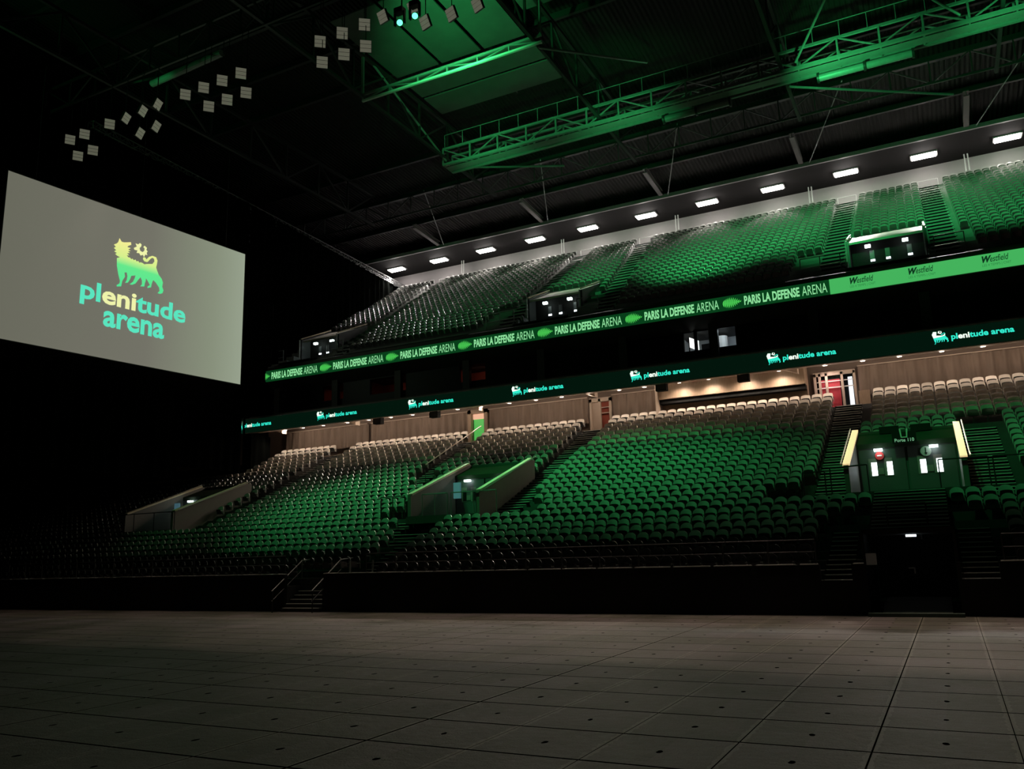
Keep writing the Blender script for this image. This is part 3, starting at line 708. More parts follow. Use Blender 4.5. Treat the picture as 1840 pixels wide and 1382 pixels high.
wallcurtain(-17.6, -14.3, 'taupe curtain left of the wooden panel')
wallcurtain(-26.3, -19.2, 'taupe curtain between the green-lit doorway and the narrow glazed door')
wallcurtain(-35.9, -27.9, 'taupe curtain left of the green-lit doorway')
wallcurtain(-44.0, -36.2, 'taupe curtain at the far left end beside the black drape')
wp = thing('wood_wall_panel', 'brown wood panelled box with dark slot below between curtain and doors', 'wall panel', (-10, 47, 10.6))
MB().box(-14.25, -6.05, 46.6, 47.3, 10.68, 11.8).build('panel', M['wood'], wp)
MB().box(-14.25, -6.05, 46.75, 47.3, 10.42, 10.68).build('dark_slot', M['black'], wp)
MB().box(-14.25, -6.05, 47.3, 47.9, 9.6, 11.8).build('lower_panel', M['wood'], wp)
MB().box(-14.42, -14.28, 46.5, 47.8, 9.8, 11.6).build('end_post', M['cream'], wp)
# red-lit double doors
dr = thing('glazed_doors', 'metal framed glass doors with red corridor wall behind, at the head of the stair', 'door', (-4.7, 48, 9.1))
f = MB()
for x in (-5.75, -5.5, -5.15, -4.35, -3.72): f.box(x, x + 0.13, 47.85, 47.98, 9.1, 11.35)
f.box(-5.75, -3.6, 47.85, 47.98, 11.2, 11.42); f.box(-5.75, -3.6, 47.86, 47.97, 9.1, 9.18)
f.build('door_frame', M['cream'], dr)
bars = MB(); bars.box(-5.6, -3.7, 47.9, 47.94, 10.86, 10.9); bars.box(-5.6, -3.7, 47.9, 47.94, 10.5, 10.56); bars.build('glazing_bar', M['white'], dr)
g = MB().box(-5.6, -3.7, 47.955, 47.965, 9.15, 11.2)
gm = bpy.data.materials.new('clear_glass'); gm.use_nodes = True
_b = gm.node_tree.nodes['Principled BSDF']; _b.inputs['Roughness'].default_value = 0.03; _b.inputs['Transmission Weight'].default_value = 1.0; _b.inputs['IOR'].default_value = 1.02; _b.inputs['Base Color'].default_value = (0.9, 0.9, 0.9, 1)
g.build('glass_pane', gm, dr)
MB().box(-5.62, -3.65, 48.2, 48.26, 9.1, 11.3).build('dark_interior', M['black'], dr)
MB().box(-5.02, -4.42, 48.05, 48.12, 9.1, 11.0).build('red_wall', M['redwall'], dr); MB().box(-5.5, -5.2, 48.05, 48.12, 9.1, 11.0).build('red_wall', M['redwall'], dr)
MB().box(-4.0, -3.78, 48.04, 48.12, 9.1, 11.05).build('bright_opening', mat('bright_opening', (0.8, 0.85, 0.9), 0.5, emit=1.2, ecol=(0.85, 0.93, 1)), dr)
lamp('corridor_light', 'AREA', (-4.9, 47.3, 11.1), 12, (1, 0.75, 0.7), (-4.8, 48.1, 10), 0.6)
MB().box(-3.5, -2.95, 47.6, 47.7, 9.4, 10.15).build('side_board', M['wood'], dr)
# green-lit doorway and glazed narrow door
dg = thing('green_lit_doorway', 'narrow framed doorway glowing green between two curtains', 'door', (-27.1, 48, 9.1))
f = MB(); f.box(-27.85, -27.6, 47.7, 48, 9.1, 11.6); f.box(-26.6, -26.35, 47.7, 48, 9.1, 11.6); f.box(-27.85, -26.35, 47.7, 48, 11.35, 11.6); f.build('door_frame', M['wood'], dg)
MB().box(-27.6, -26.6, 48.1, 48.2, 9.1, 11.0).build('green_opening', mat('green_opening', (0.1, 0.4, 0.1), 0.5, emit=0.45, ecol=(0.12, 0.75, 0.14)), dg)
MB().box(-27.6, -26.6, 48.0, 48.1, 11.0, 11.35).build('lit_transom', mat('lit_transom', (0.8, 0.4, 0.3), 0.5, emit=0.6, ecol=(1, 0.6, 0.4)), dg)
d3 = thing('glazed_doors', 'narrow glazed door with pale frame between two taupe curtains', 'door', (-18.4, 48, 9.1))
f = MB()
for x in (-19.1, -18.5, -17.8): f.box(x, x + 0.15, 47.8, 47.95, 9.1, 11.4)
f.box(-19.1, -17.65, 47.8, 47.95, 11.2, 11.45); f.box(-18.5, -17.7, 47.82, 47.9, 10.45, 10.5); f.box(-18.5, -17.7, 47.82, 47.9, 10.8, 10.85); f.build('door_frame', M['cream'], d3)
MB().box(-18.95, -18.5, 47.95, 48.0, 9.1, 11.2).build('pale_side_panel', M['cream'], d3); MB().box(-18.4, -17.8, 48.0, 48.1, 9.1, 11.2).build('dark_pane', M['dimred'], d3)

# downlights below the lower ceiling
DL = [-43.2, -41.5, -39.6, -37.4, -35.5, -33.6, -31.8, -30.1, -28.2, -26.4, -24.3, -22.4, -20.6, -18.7, -16.8, -15.2, -4.99, -3.09, -1.3, 0.68, 2.53, 4.6, 6.6]
DW = [-12.78, -11.09, -9.12, -7.25]
dnh = MB(); 
nn = 12
dn = [(0.11 * math.cos(2 * PI * k / nn), 0.11 * math.sin(2 * PI * k / nn)) for k in range(nn)]
def cyl_mesh(name, r, z0, z1, m, nn=14):
    return MB().tube((0, 0, z0), (0, 0, z1), r, nn).mesh(name, m)
DH = cyl_mesh('housing', 0.13, 0.0, 0.22, M['cream']); DE = cyl_mesh('diffuser', 0.115, -0.03, 0.03, M['lampwarm'])
order_txt = ['leftmost', 'second', 'third', 'fourth', 'fifth', 'sixth', 'seventh', 'eighth', 'ninth', 'tenth', 'eleventh', 'twelfth', 'thirteenth', 'fourteenth', 'fifteenth', 'sixteenth', 'seventeenth', 'eighteenth', 'nineteenth', 'twentieth', '21st', '22nd', 'rightmost']
for i, x in enumerate(DL):
    t = thing('downlight', '%s warm downlight %s in the recess above the taupe curtains' % (order_txt[i], '' if i in (0, 22) else 'from the left'), 'lamp', (x, 46.3, 11.5), 'warm downlights above the curtains')
    xx = x * 46.3 / 47.0
    t['label'] = ' '.join(t['label'].split())
    link('housing', DH, t, (xx, 46.3, 11.54)); link('diffuser', DE, t, (xx, 46.3, 11.5))
    lamp('downlight_beam', 'POINT', (xx, 46.2, 11.3), 22, (1, 0.80, 0.63), None, 0.1)
    lamp('downlight_beam', 'SPOT', (xx, 45.9, 11.25), 300, (1, 0.84, 0.68), (xx, 45.0, 8.8), 0.1, cone=130, blend=1.0)
for i, x in enumerate(DW):
    t = thing('downlight', '%s warm downlight washing the brown wood panel' % ['leftmost', 'second', 'third', 'rightmost'][i], 'lamp', (x, 45.9, 11.45), 'warm downlights above the wood panel')
    link('housing', DH, t, (x, 45.9, 11.47)); link('diffuser', DE, t, (x, 45.9, 11.43))
    lamp('downlight_beam', 'SPOT', (x, 45.9, 11.36), 260, (1, 0.80, 0.63), (x, 46.3, 8.8), 0.1, cone=150, blend=0.8)
# dark hanging units under ribbon and pale triangular brackets
for i, (x, lb) in enumerate([(-13.3, 'below the lower ribbon left of the wood panel'), (-8.8, 'below the lower ribbon over the wood panel'), (-32.6, 'below the lower ribbon far left'), (-28.2, 'below the lower ribbon left of the green doorway')]):
    t = thing('loudspeaker', 'small black box speaker ' + lb, 'speaker', (x, 44.2, 11.0), 'black speakers below the lower ribbon')
    MB().box(x - 0.3, x + 0.3, 44.0, 44.4, 10.7, 11.12).build('cabinet', M['black'], t); MB().box(x - 0.26, x + 0.26, 43.98, 44.0, 10.74, 11.05).build('grille', M['fascia'], t)
    MB().box(x - 0.04, x + 0.04, 44.15, 44.25, 11.1, 11.3).build('bracket', M['darksteel'], t)
for x, lb in [(-6.3, 'left of the red-lit doors'), (-18.0, 'above the narrow glazed door'), (-26.0, 'right of the green doorway'), (-35.9, 'between the two leftmost curtains'), (-42.6, 'at the far left drape')]:
    MB_ = MB().prism_xz([(x - 0.9, 11.55), (x, 11.55), (x, 11.2)], 46.0, 46.5)
    o = MB_.build('ceiling_bracket', M['cream']); tag(o, 'pale triangular ceiling bracket ' + lb, 'bracket', 'triangular brackets under the soffit')

# ---------------------------------------------------------------- hospitality rooms
for a, b, k in ROOMS:
    lab = {'white': 'lit pale hospitality room with screen and chairs between the ribbons', 'red': 'dim red hospitality room above the lower ribbon', 'dim': ''}[k]
    if k == 'dim': lab = 'dark red room window, %s one of the two far left' % ('right' if a > -36 else 'left')
    t = thing('hospitality_room', lab, 'room', (a, 46.7, 13.3)); t['kind'] = 'structure'
    wm = M['roomwhite'] if k == 'white' else M['dimred']
    r = MB(); r.box(a - 0.3, b + 0.3, 48.5, 48.6, 13.2, 14.6); r.box(a - 0.4, a - 0.3, 46.7, 48.5, 13.2, 14.6); r.box(b + 0.3, b + 0.4, 46.7, 48.5, 13.2, 14.6); r.box(a - 0.4, b + 0.4, 46.7, 48.6, 14.55, 14.65)
    r.build('room_wall', wm, t)
    if k == 'white':
        MB().box(a + 0.62, a + 0.80, 46.45, 46.6, 13.3, 14.5).build('window_post', M['black'], t)
        MB().tube((-10.6, 47.9, 13.3), (-10.6, 47.9, 14.25), 0.34, 12).build('round_column', M['white'], t)
        lamp('room_light', 'AREA', (-10.7, 47.4, 14.5), 60, (0.8, 0.93, 1.0), (-10.9, 47.6, 13), 1.6)
    elif k == 'red': lamp('room_light', 'AREA', ((a + b) / 2, 47.6, 14.5), 9.0, (1, 0.6, 0.4), ((a + b) / 2, 48.2, 13), 1.0)
    else: lamp('room_light', 'AREA', ((a + b) / 2, 47.6, 14.5), 4.0, (1, 0.5, 0.35), ((a + b) / 2, 48.2, 13), 1.0)
tv = thing('monitor', 'white glowing monitor seen edge-on in the lit hospitality room', 'monitor', (-12.1, 46.9, 13.4))
o = MB().add([(-12.16, 46.5, 13.52), (-11.82, 47.3, 13.42), (-11.82, 47.3, 14.05), (-12.16, 46.5, 14.12)], [(0, 1, 2, 3)]); o.build('display', mat('monitor_white', (1, 1, 1), 0.4, emit=1.6, ecol=(0.95, 1, 0.95)), tv)
MB().box(-12.22, -12.18, 46.5, 46.6, 13.3, 14.15).build('monitor_case', M['black'], tv)
for i, (x, lb) in enumerate([(-11.35, 'left'), (-10.8, 'right')]):
    t = thing('lounge_chair', '%s dark chair silhouette in the lit hospitality room' % lb, 'chair', (x, 46.9, 13.2))
    MB().box(x - 0.24, x + 0.24, 46.95, 47.03, 13.2, 13.72).build('backrest', M['black'], t); MB().box(x - 0.24, x + 0.24, 47.03, 47.4, 13.2, 13.35).build('seat', M['black'], t)

# ---------------------------------------------------------------- portals (vomitories)
def portal(x0, x1, label, lit=1.0, sign=True, right=False):
    t = thing('vomitory_portal', label, 'entrance', (x0, 33.3, 3.95))
    zf = 3.95; yb = 37.5
    for s, (a, b) in enumerate(((x0 - 0.02, x0 + 0.16), (x1 - 0.16, x1 + 0.02))):
        MB().prism_yz([(33.35, zf - 0.3), (39.3, zf - 0.3), (39.3, 6.86), (38.9, 6.86), (33.6, 4.98), (33.35, 4.98)], a, b).build('side_wall', M['vomwall'], t)
        MB().bar((a / 2 + b / 2, 33.45, 5.0), (a / 2 + b / 2, 38.95, 6.92), 0.24, 0.09).build('wall_capping', M['glowcap'] if right else M['woodcap'], t)
        xo = a - 0.12 if s == 0 else b + 0.12
        MB().path([(xo, 33.6, 5.05), (xo, 39.2, 7.05)], 0.03).build('handrail', M['chrome'], t)
    # sloping soffit / header between side walls
    MB().prism_yz([(37.45, 5.95), (39.3, 6.60), (39.3, 6.80), (37.45, 6.15)], x0, x1).build('header_panel', mat('portal_header', (0.03, 0.036, 0.026), 0.95, spec=0.0), t)
    MB().box(x0, x1, 39.2, 39.3, 6.6, 6.86).build('header_lip', M['fascia'], t)
    MB().box(x0, x1, yb, yb + 0.15, zf, 5.98).build('back_wall', M['doorgrey'], t)
    xm = (x0 + x1) / 2
    for s, xa in enumerate((x0 + 0.25, xm + 0.05)):
        xb = xa + (x1 - x0) / 2 - 0.3
        d = MB().box(xa, xb, yb - 0.06, yb, zf, 5.9).build('door', M['doorgrey'], t)
        for q in (0.28, 0.62):
            xw = xa + (xb - xa) * q
            MB().box(xw - 0.16, xw + 0.16, yb - 0.075, yb - 0.055, 4.78, 5.52).build('window_frame', M['vomwall'], d)
            MB().box(xw - 0.06, xw + 0.15, yb - 0.085, yb - 0.07, 4.82, 5.36).build('window_pane', M['winlit'] if lit > 0.5 else M['glass'], d)
        MB().box((xa + xb) / 2 - 0.25, (xa + xb) / 2 + 0.02, yb - 0.08, yb - 0.06, 4.86, 5.12).build('notice', M['vomwall'], d)
    for s, xl in enumerate((x0 + 1.0, x1 - 1.0)):
        MB().box(xl - 0.16, xl + 0.16, yb - 0.30, yb - 0.12, 5.80, 5.90).build('bulkhead_lamp', M['lampcold'], t)
        lamp('bulkhead_light', 'POINT', (xl, yb - 0.35, 5.7), 1.6 * lit, (0.8, 1, 0.95), None, 0.08)
    if right:
        MB().disc_xz(x0 + 1.02, yb - 0.12, 5.62, 0.17, 0.03).build('no_entry_sign', M['red'], t)
        MB().box(x0 + 0.93, x0 + 1.11, yb - 0.135, yb - 0.12, 5.60, 5.65).build('sign_bar', M['white'], t)
        MB().disc_xz(x1 - 1.30, yb - 0.12, 5.68, 0.20, 0.03).build('arrow_sign', mat('grey_disc', (0.3, 0.3, 0.28), 0.6), t)
        ar = MB(); ar.box(x1 - 1.315, x1 - 1.285, yb - 0.135, yb - 0.12, 5.56, 5.82); ar.prism_xz([(x1 - 1.36, 5.62), (x1 - 1.30, 5.54), (x1 - 1.24, 5.62)], yb - 0.135, yb - 0.12); ar.build('sign_arrow', M['black'], t)
        MB().box(xm - 0.45, xm + 0.45, yb - 0.35, yb - 0.25, 6.05, 6.5).build('portal_sign', M['black'], t)
        text_mesh('Porte 110', [mat('sign_letters', (0.5, 0.7, 0.55), 0.5, emit=0.25, ecol=(0.6, 1, 0.75))], xm - 0.36, xm + 0.36, 6.10, 6.24, 'lettering', t, yb - 0.36, 0.01)
        MB().prism_xz([(xm - 0.16, 6.62), (xm - 0.1, 6.62), (xm - 0.08, 6.3), (xm + 0.08, 6.3), (xm + 0.1, 6.62), (xm + 0.16, 6.62), (xm + 0.12, 6.26), (xm - 0.12, 6.26)], yb - 0.4, yb - 0.3).build('exit_lamp', M['white'], t)
        MB().box(xm - 1.0, xm - 0.22, 38.9, 39.15, 6.7, 7.0).build('speaker_box', M['black'], t); MB().box(xm + 0.22, xm + 1.0, 38.9, 39.15, 6.7, 7.0).build('speaker_box', M['black'], t)
    else:
        MB().disc_xz(x0 + 2.3, yb - 0.12, 5.45, 0.15, 0.03).build('no_entry_sign', M['red'], t)
        MB().box(x0 + 2.2, x0 + 2.4, yb - 0.135, yb - 0.12, 5.43, 5.47).build('sign_bar', M['white'], t)
        MB().box(x0 + 0.75, x0 + 1.15, yb - 1.2, yb - 1.1, 4.9, 5.7).build('blue_screen', mat('blue_screen', (0.1, 0.2, 0.25), 0.4, emit=0.12, ecol=(0.3, 0.7, 0.9)), t)
    return t
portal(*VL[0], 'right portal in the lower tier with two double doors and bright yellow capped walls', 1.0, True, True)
portal(*VL[1], 'middle portal in the lower tier with pale capped grey walls and no-entry sign', 0.35)
portal(*VL[2], 'far left portal in the lower tier with dim grey sloping walls', 0.10)
# no lamps at the right portal's wall caps: their warm glow is painted

def guard(name, pts, h, label, group=None, posts=True, mm='darksteel', mid=1, r=0.03):
    t = thing(name, label, 'railing', pts[0], group)
    up = Vector((0, 0, h))
    MB().path([Vector(p) + up for p in pts], r).build('top_rail', M[mm], t)
    for q in range(mid): MB().path([Vector(p) + up * ((q + 1) / (mid + 1)) for p in pts], r * 0.7).build('middle_rail', M[mm], t)
    if posts:
        for p in pts: MB().tube(p, Vector(p) + up, r).build('post', M[mm], t)
    return t
def line(a, b, n): 
    a = Vector(a); b = Vector(b); return [tuple(a + (b - a) * i / n) for i in range(n + 1)]
# rails at the portal landings
guard('guard_rail', line((-4.75, 33.3, 3.75), (-3.95, 33.3, 3.75), 1), 1.05, 'black tube rail on the landing left of the left stair by the right portal', mid=0, r=0.026)
guard('guard_rail', line((-3.75, 33.3, 3.85), (-2.45, 33.3, 3.9), 1), 1.05, 'black tube rail across the left stair foot by the right portal', mid=0, r=0.026)
guard('guard_rail', line((-0.1, 33.3, 3.9), (1.45, 33.3, 3.9), 1), 1.05, 'black tube rail right of the wide steps at the right portal', mid=0, r=0.026)
guard('guard_rail', line((1.6, 33.3, 3.9), (3.4, 33.3, 3.9), 1), 1.05, 'black tube rail by the rightmost lower block landing', mid=0, r=0.026)
guard('guard_rail', line((-24.4, 33.3, 3.9), (-23.0, 33.3, 3.9), 2), 1.05, 'black tube rail left of the middle portal', mid=0, r=0.026)
guard('guard_rail', line((-22.0, 33.3, 3.95), (-20.6, 33.3, 3.95), 2), 1.0, 'grey tube rail in front of the middle portal, left half', mm='steel', mid=0, r=0.026)
guard('guard_rail', line((-20.4, 33.3, 3.95), (-18.0, 33.3, 3.95), 2), 1.0, 'grey tube rail in front of the middle portal, right half', mm='steel', mid=0, r=0.026)
guard('guard_rail', line((-43.6, 33.3, 3.95), (-38.6, 33.3, 3.95), 3), 1.0, 'dim tube rail in front of the far left portal', mid=0, r=0.026)
# front rails on the black wall
gi = 0
for a, b, lb in [(-20.8, -3.75, 'between the floor steps and the tunnel'), (-60, -25.0, 'left of the floor steps'), (1.25, 8.0, 'right of the tunnel')]:
    n = int((b - a) / 1.33)
    guard('guard_rail', line((a, 27.42, 1.53), (b, 27.42, 1.53), n), 0.72, 'thin black front rail on the board wall ' + lb, mm='darksteel', r=0.022)
for s, x in enumerate((-24.95, -22.85)):
    t = thing('handrail', '%s sloping handrail of the steps from the arena floor' % ['left', 'right'][s], 'railing', (x, 26.9, 0))
    MB().path([(x, 26.6, 0.85), (x, 28.4, 2.05), (x, 29.2, 2.1)], 0.025).build('top_rail', M['steel'], t); MB().path([(x, 26.6, 0.45), (x, 28.4, 1.65)], 0.02).build('middle_rail', M['darksteel'], t)
    MB().tube((x, 26.65, 0), (x, 26.65, 0.88), 0.022).build('post', M['darksteel'], t); MB().tube((x, 28.4, 1.0), (x, 28.4, 2.05), 0.022).build('post', M['steel'], t)
for i, (x, lb) in enumerate([(-22.0, 'left'), (-20.85, 'right')]):
    o = MB().box(x - 0.03, x + 0.03, 27.9, 27.95, 1.0, 2.0).build('barrier_post', M['chrome']); tag(o, '%s of two pale posts at the foot of the aisle by the floor steps' % lb, 'post')
# sloping handrail by the upper stair between portals
t = thing('handrail', 'pale sloping handrail with panel beside the short upper stair by the green doorway', 'railing', (-26.0, 40, 7))
MB().path([(-26.05, 39.8, 7.2), (-26.05, 46.3, 10.2)], 0.035).build('top_rail', M['cream'], t)
for k in range(17, 27, 2): MB().tube((-26.05, LY[k], LZ[k]), (-26.05, LY[k], LZ[k] + 0.95), 0.02).build('post', M['darksteel'], t)
# tunnel at floor level
tn = thing('tunnel_entrance', 'black floor-level tunnel under the wide steps with small lamp above the door', 'entrance', (-1.2, 28, 0))
r = MB(); r.box(-2.42, -2.34, 27.45, 31.2, 0, 2.4); r.box(0.04, 0.12, 27.45, 31.2, 0, 2.4); r.box(-2.4, 0.1, 27.6, 31.2, 2.36, 2.5); r.build('tunnel_lining', M['blackpanel'], tn)
d = MB().box(-2.3, 0.02, 31.0, 31.1, 0.3, 2.36).build('door', M['blackpanel'], tn)
h_ = MB(); h_.box(-1.36, -1.18, 30.93, 30.97, 1.24, 1.28); h_.box(-1.2, -1.16, 30.93, 30.97, 1.08, 1.28); h_.build('door_handle', M['chrome'], d)
MB().prism_yz([(27.5, 0.0), (31.0, 0.0), (31.0, 0.34), (29.0, 0.34)], -2.05, -0.2).build('ramp', M['vomwall'], tn)
MB().box(-1.26, -0.96, 29.2, 29.3, 2.26, 2.33).build('lamp_diffuser', mat('small_lamp_glow', (1, 1, 1), 0.5, emit=2.2, ecol=(0.85, 0.95, 1)), tn)
lamp('tunnel_lamp', 'POINT', (-1.1, 29.2, 2.15), 0.12, (0.8, 0.9, 1), None, 0.06)
MB().box(-2.4, -2.05, 27.5, 27.56, 1.46, 1.80).build('wall_box', mat('grey_box', (0.35, 0.34, 0.31), 0.6, emit=0.01), tn)
pair_rail = guard('guard_rail', line((-1.75, 29.6, 2.5), (-0.6, 29.6, 2.5), 1), 0.8, 'small black rail around the seat pair over the tunnel')
st = MB().box(-2.4, 0.1, 26.95, 27.28, 0.0, 0.10); o = st.build('door_mat', mat('green_grey_mat', (0.04, 0.07, 0.05), 0.7)); tag(o, 'low dark green threshold strip in front of the tunnel', 'mat')

# ---------------------------------------------------------------- upper portals
def uportal(x0, x1, label, lit):
    t = thing('upper_vomitory', label, 'entrance', (x0, 47, 17.0))
    zf = 16.6
    MB().box(x0, x1, 46.2, 52.2, zf - 0.3, zf).build('landing', M['fascia'], t)
    MB().prism_yz([(48.75, 18.72), (52.1, 20.18), (52.1, 20.28), (48.75, 18.85)], x0, x1).build('canopy', mat('white_canopy', (0.72, 0.66, 0.56), 0.5), t)
    for a, b in ((x0 - 0.05, x0 + 0.1), (x1 - 0.1, x1 + 0.05)):
        MB().prism_yz([(48.6, zf), (52.1, zf), (52.1, 20.35), (48.6, 18.9)], a, b).build('side_wall', M['doorgrey'], t)
        MB().bar(((a + b) / 2, 48.55, 18.98), ((a + b) / 2, 52.1, 20.48), 0.1, 0.08).build('wall_capping', M['woodcap'], t)
        MB().tube((a, 48.5, zf), (a, 48.5, 18.9), 0.05).build('post', M['white'], t)
    MB().box(x0, x1, 49.6, 49.7, zf, 19.1).build('back_wall', M['blackpanel'], t)
    for q, s in enumerate((0.3, 0.5, 0.78)):
        xw = x0 + (x1 - x0) * s; MB().box(xw - 0.12, xw + 0.12, 49.55, 49.6, 17.8, 18.45).build('window_frame', M['doorgrey'], t)
        MB().box(xw - 0.1, xw + 0.13, 49.53, 49.55, 17.80, 17.91).build('window_pane', M['winlit'], t)
    for xl in (x0 + 1.05, x1 - 1.05):
        MB().box(xl - 0.15, xl + 0.15, 49.0, 49.2, 18.52, 18.66).build('bulkhead_lamp', M['lampcold'], t)
        lamp('bulkhead_light', 'POINT', (xl, 48.8, 18.3), 0.5 * lit, (0.8, 1, 0.95), None, 0.08)
    MB().box(x0 - 1.6, x1 + 1.6, 46.2, 46.3, 16.2, 16.55).build('front_parapet', M['concrete_up'], t)
    return t
uportal(*VU[0], 'right upper portal with white canopy above the bright green advert', 1.0)
uportal(*VU[1], 'middle upper portal with pale sloping canopy', 0.8)
uportal(*VU[2], 'far left upper portal with dim canopy beside the drape', 0.5)
for (a, b), lb in zip(VU, ('right', 'middle', 'far left')):
    guard('guard_rail', line((a - 2.4, 47.0, 16.7), (a - 0.3, 47.0, 16.7), 2), 1.1, 'thin rail on the landing left of the %s upper portal' % lb, mm='steel')
    guard('guard_rail', line((b + 0.3, 47.0, 16.7), (b + 1.7, 47.0, 16.7), 1), 1.1, 'thin rail on the landing right of the %s upper portal' % lb, mm='steel')
for i, fa in enumerate(UAIS):
    a, b = fa(65.6)
    guard('guard_rail', [(a, 65.9, UZ[23]), (b, 65.9, UZ[23])], 1.1, 'thin pale rail across the head of the ' + ULAB[i].replace('green-lit ', '')[:60], mm='white', r=0.02)
# upper poles (pairs)
RX = [-38.6, -28.1, -17.5, -6.7, 4.2]
for i, x in enumerate(RX):
    t = thing('roof_post', '%s pair of thin pale posts in front of the upper back wall' % ['leftmost', 'second from left', 'middle', 'fourth from left', 'rightmost'][i], 'post', (x, 65.6, 27.4), 'paired posts on the upper back wall')
    for s in (-0.11, 0.11): MB().tube((x + s, 65.7, 27.3), (x + s, 65.7, 29.86), 0.05, 8).build('post', M['white'], t)

# ---------------------------------------------------------------- ceiling lamps over the upper tier
LX = [6.77, 1.46, -3.88, -9.3, -14.5, -19.7, -25.0, -30.1, -35.2, -40.3, -45.2]
on = ['rightmost', 'second from the right', 'third from the right', 'fourth from the right', 'fifth from the right', 'middle', 'fifth from the left', 'fourth from the left', 'third from the left', 'second from the left', 'leftmost']
for i, x in enumerate(LX):
    t = thing('ceiling_light', 'bright white strip lamp, %s in the row above the upper tier' % on[i], 'lamp', (x, 64.2, 29.8), 'white strip lamps above the upper tier')
    MB().box(x - 0.9, x + 0.9, 63.75, 64.65, 29.74, 29.86).build('housing', M['steel'], t)
    MB().box(x - 0.80, x + 0.80, 63.8, 64.5, 29.66, 29.74).build('diffuser', M['lampwhite'], t)
    lamp('strip_lamp', 'SPOT', (x, 64.0, 29.55), 7500, (1, 0.93, 0.90), (x, 58.85, 19.9), 0.35, cone=56.5, blend=0.15)
    lamp('strip_spill', 'POINT', (x, 64.0, 29.2), 34, (1, 0.93, 0.90), None, 0.15)

# ---------------------------------------------------------------- roof structure
GX = [-49.5, -38.5, -27.3, -16.3, -5.4, 5.4]
for i, x in enumerate(GX):
    truss('roof_truss', (x, 14, 28.2), (x, 51.5, 28.4), 2.6, ['far left', 'left', 'second from left', 'middle', 'second from right', 'rightmost'][i] + ' deep roof truss running towards the back wall', 'darksteel', 0.09, 3.4)
for i, (y, lb) in enumerate([(27.46, 'nearest'), (52.5, 'rear')]):
    truss('roof_truss', (-60, y, 28.2 if i == 0 else 29.2), (11, y, 28.2 if i == 0 else 29.2), 1.5, '%s long dark truss crossing the roof parallel to the stand' % lb, 'darksteel', 0.06, 2.2)
truss('tube_truss', (-27.3, 35.35, 28.0), (-15.8, 35.35, 28.0), 0.4, 'green-lit tube truss under the roof deck left of centre', 'steel', 0.06, 1.9, bot_m='white')
# rafters
for i, x in enumerate(RX):
    o = MB(); o.bar((x, 61.4, 30.35), (x, 57.4, 30.65), 0.34, 0.06); o.bar((x, 61.4, 30.0), (x, 57.4, 30.3), 0.34, 0.06); o.bar((x, 61.4, 30.18), (x, 57.4, 30.48), 0.05, 0.34)
    ob = o.build('roof_rafter', M['rafter']); tag(ob, '%s grey steel rafter ending above the white lamps' % ['leftmost', 'second from left', 'middle', 'fourth from left', 'rightmost'][i], 'beam', 'steel rafters above the lamps')
    o = MB().tube((x + 0.6, 61.3, 29.9), (x + 3.9, 53, 31.2), 0.035)
    ob = o.build('bracing_rod', M['steel']); tag(ob, 'thin pale bracing rod right of the %s rafter' % ['leftmost', 'second', 'middle', 'fourth', 'rightmost'][i], 'rod', 'bracing rods above the lamps')
# purlins below the deck
for i, y in enumerate([22, 25.5, 29, 32.5, 36, 39.5, 49, 53.5, 58]):
    z = 30.6 + (66.8 - y) * 5.9 / 80.8 - 0.25
    o = MB().bar((-60, y, z), (13, y, z), 0.22, 0.4).build('roof_purlin', M['darksteel']); tag(o, 'dark purlin under the roof deck, %s from the front' % NAMES[i].replace('front', 'first'), 'beam', 'purlins under the roof deck')
for i, x in enumerate([-23.6, -19.9]):
    z0 = 30.6 + (66.8 - 22) * 5.9 / 80.8 - 0.3; z1 = 30.6 + (66.8 - 40) * 5.9 / 80.8 - 0.3
    o = MB().bar((x, 22, z0), (x, 40, z1), 0.2, 0.35).build('roof_purlin', M['darksteel']); tag(o, '%s dark crossbeam in the green-lit roof bay' % ['left', 'right'][i], 'beam')
bay = thing('ceiling_panel_bay', 'bay of smooth perforated ceiling panels glowing green left of centre', 'ceiling panel', (-22, 37, 31))
PM = mat('perforated_ceiling_panel', (0.085, 0.09, 0.085), 0.45, noise=0.25, nscale=1.3)
for xa, xb in ((-27.0, -24.0), (-23.75, -21.1), (-20.85, -18.2)): MB().box(xa, xb, 32.0, 38.4, 31.0, 31.08).build('panel', PM, bay)
for ya, yb in ((38.75, 41.0), (41.25, 43.4)): MB().box(-26.9, -18.1, ya, yb, 31.0, 31.08).build('panel', PM, bay)
MB().box(-17.3, -14.2, 31.0, 36.4, 31.0, 31.08).build('panel', PM, bay)
b = MB()
for q in (-27, -22.5, -18.1): b.tube((q, 37, 31.05), (q, 37, 32.4), 0.03)
b.build('hanger', M['darksteel'], bay)
for xx, lb in ((-27.3, 'left'), (-15.9, 'right')):
    o = MB().bar((xx, 35.35, 28.4), (xx, 35.35, 31.2), 0.14, 0.14).build('truss_hanger', M['steel']); tag(o, '%s upright hanging the green-lit tube truss from the roof' % lb, 'post')
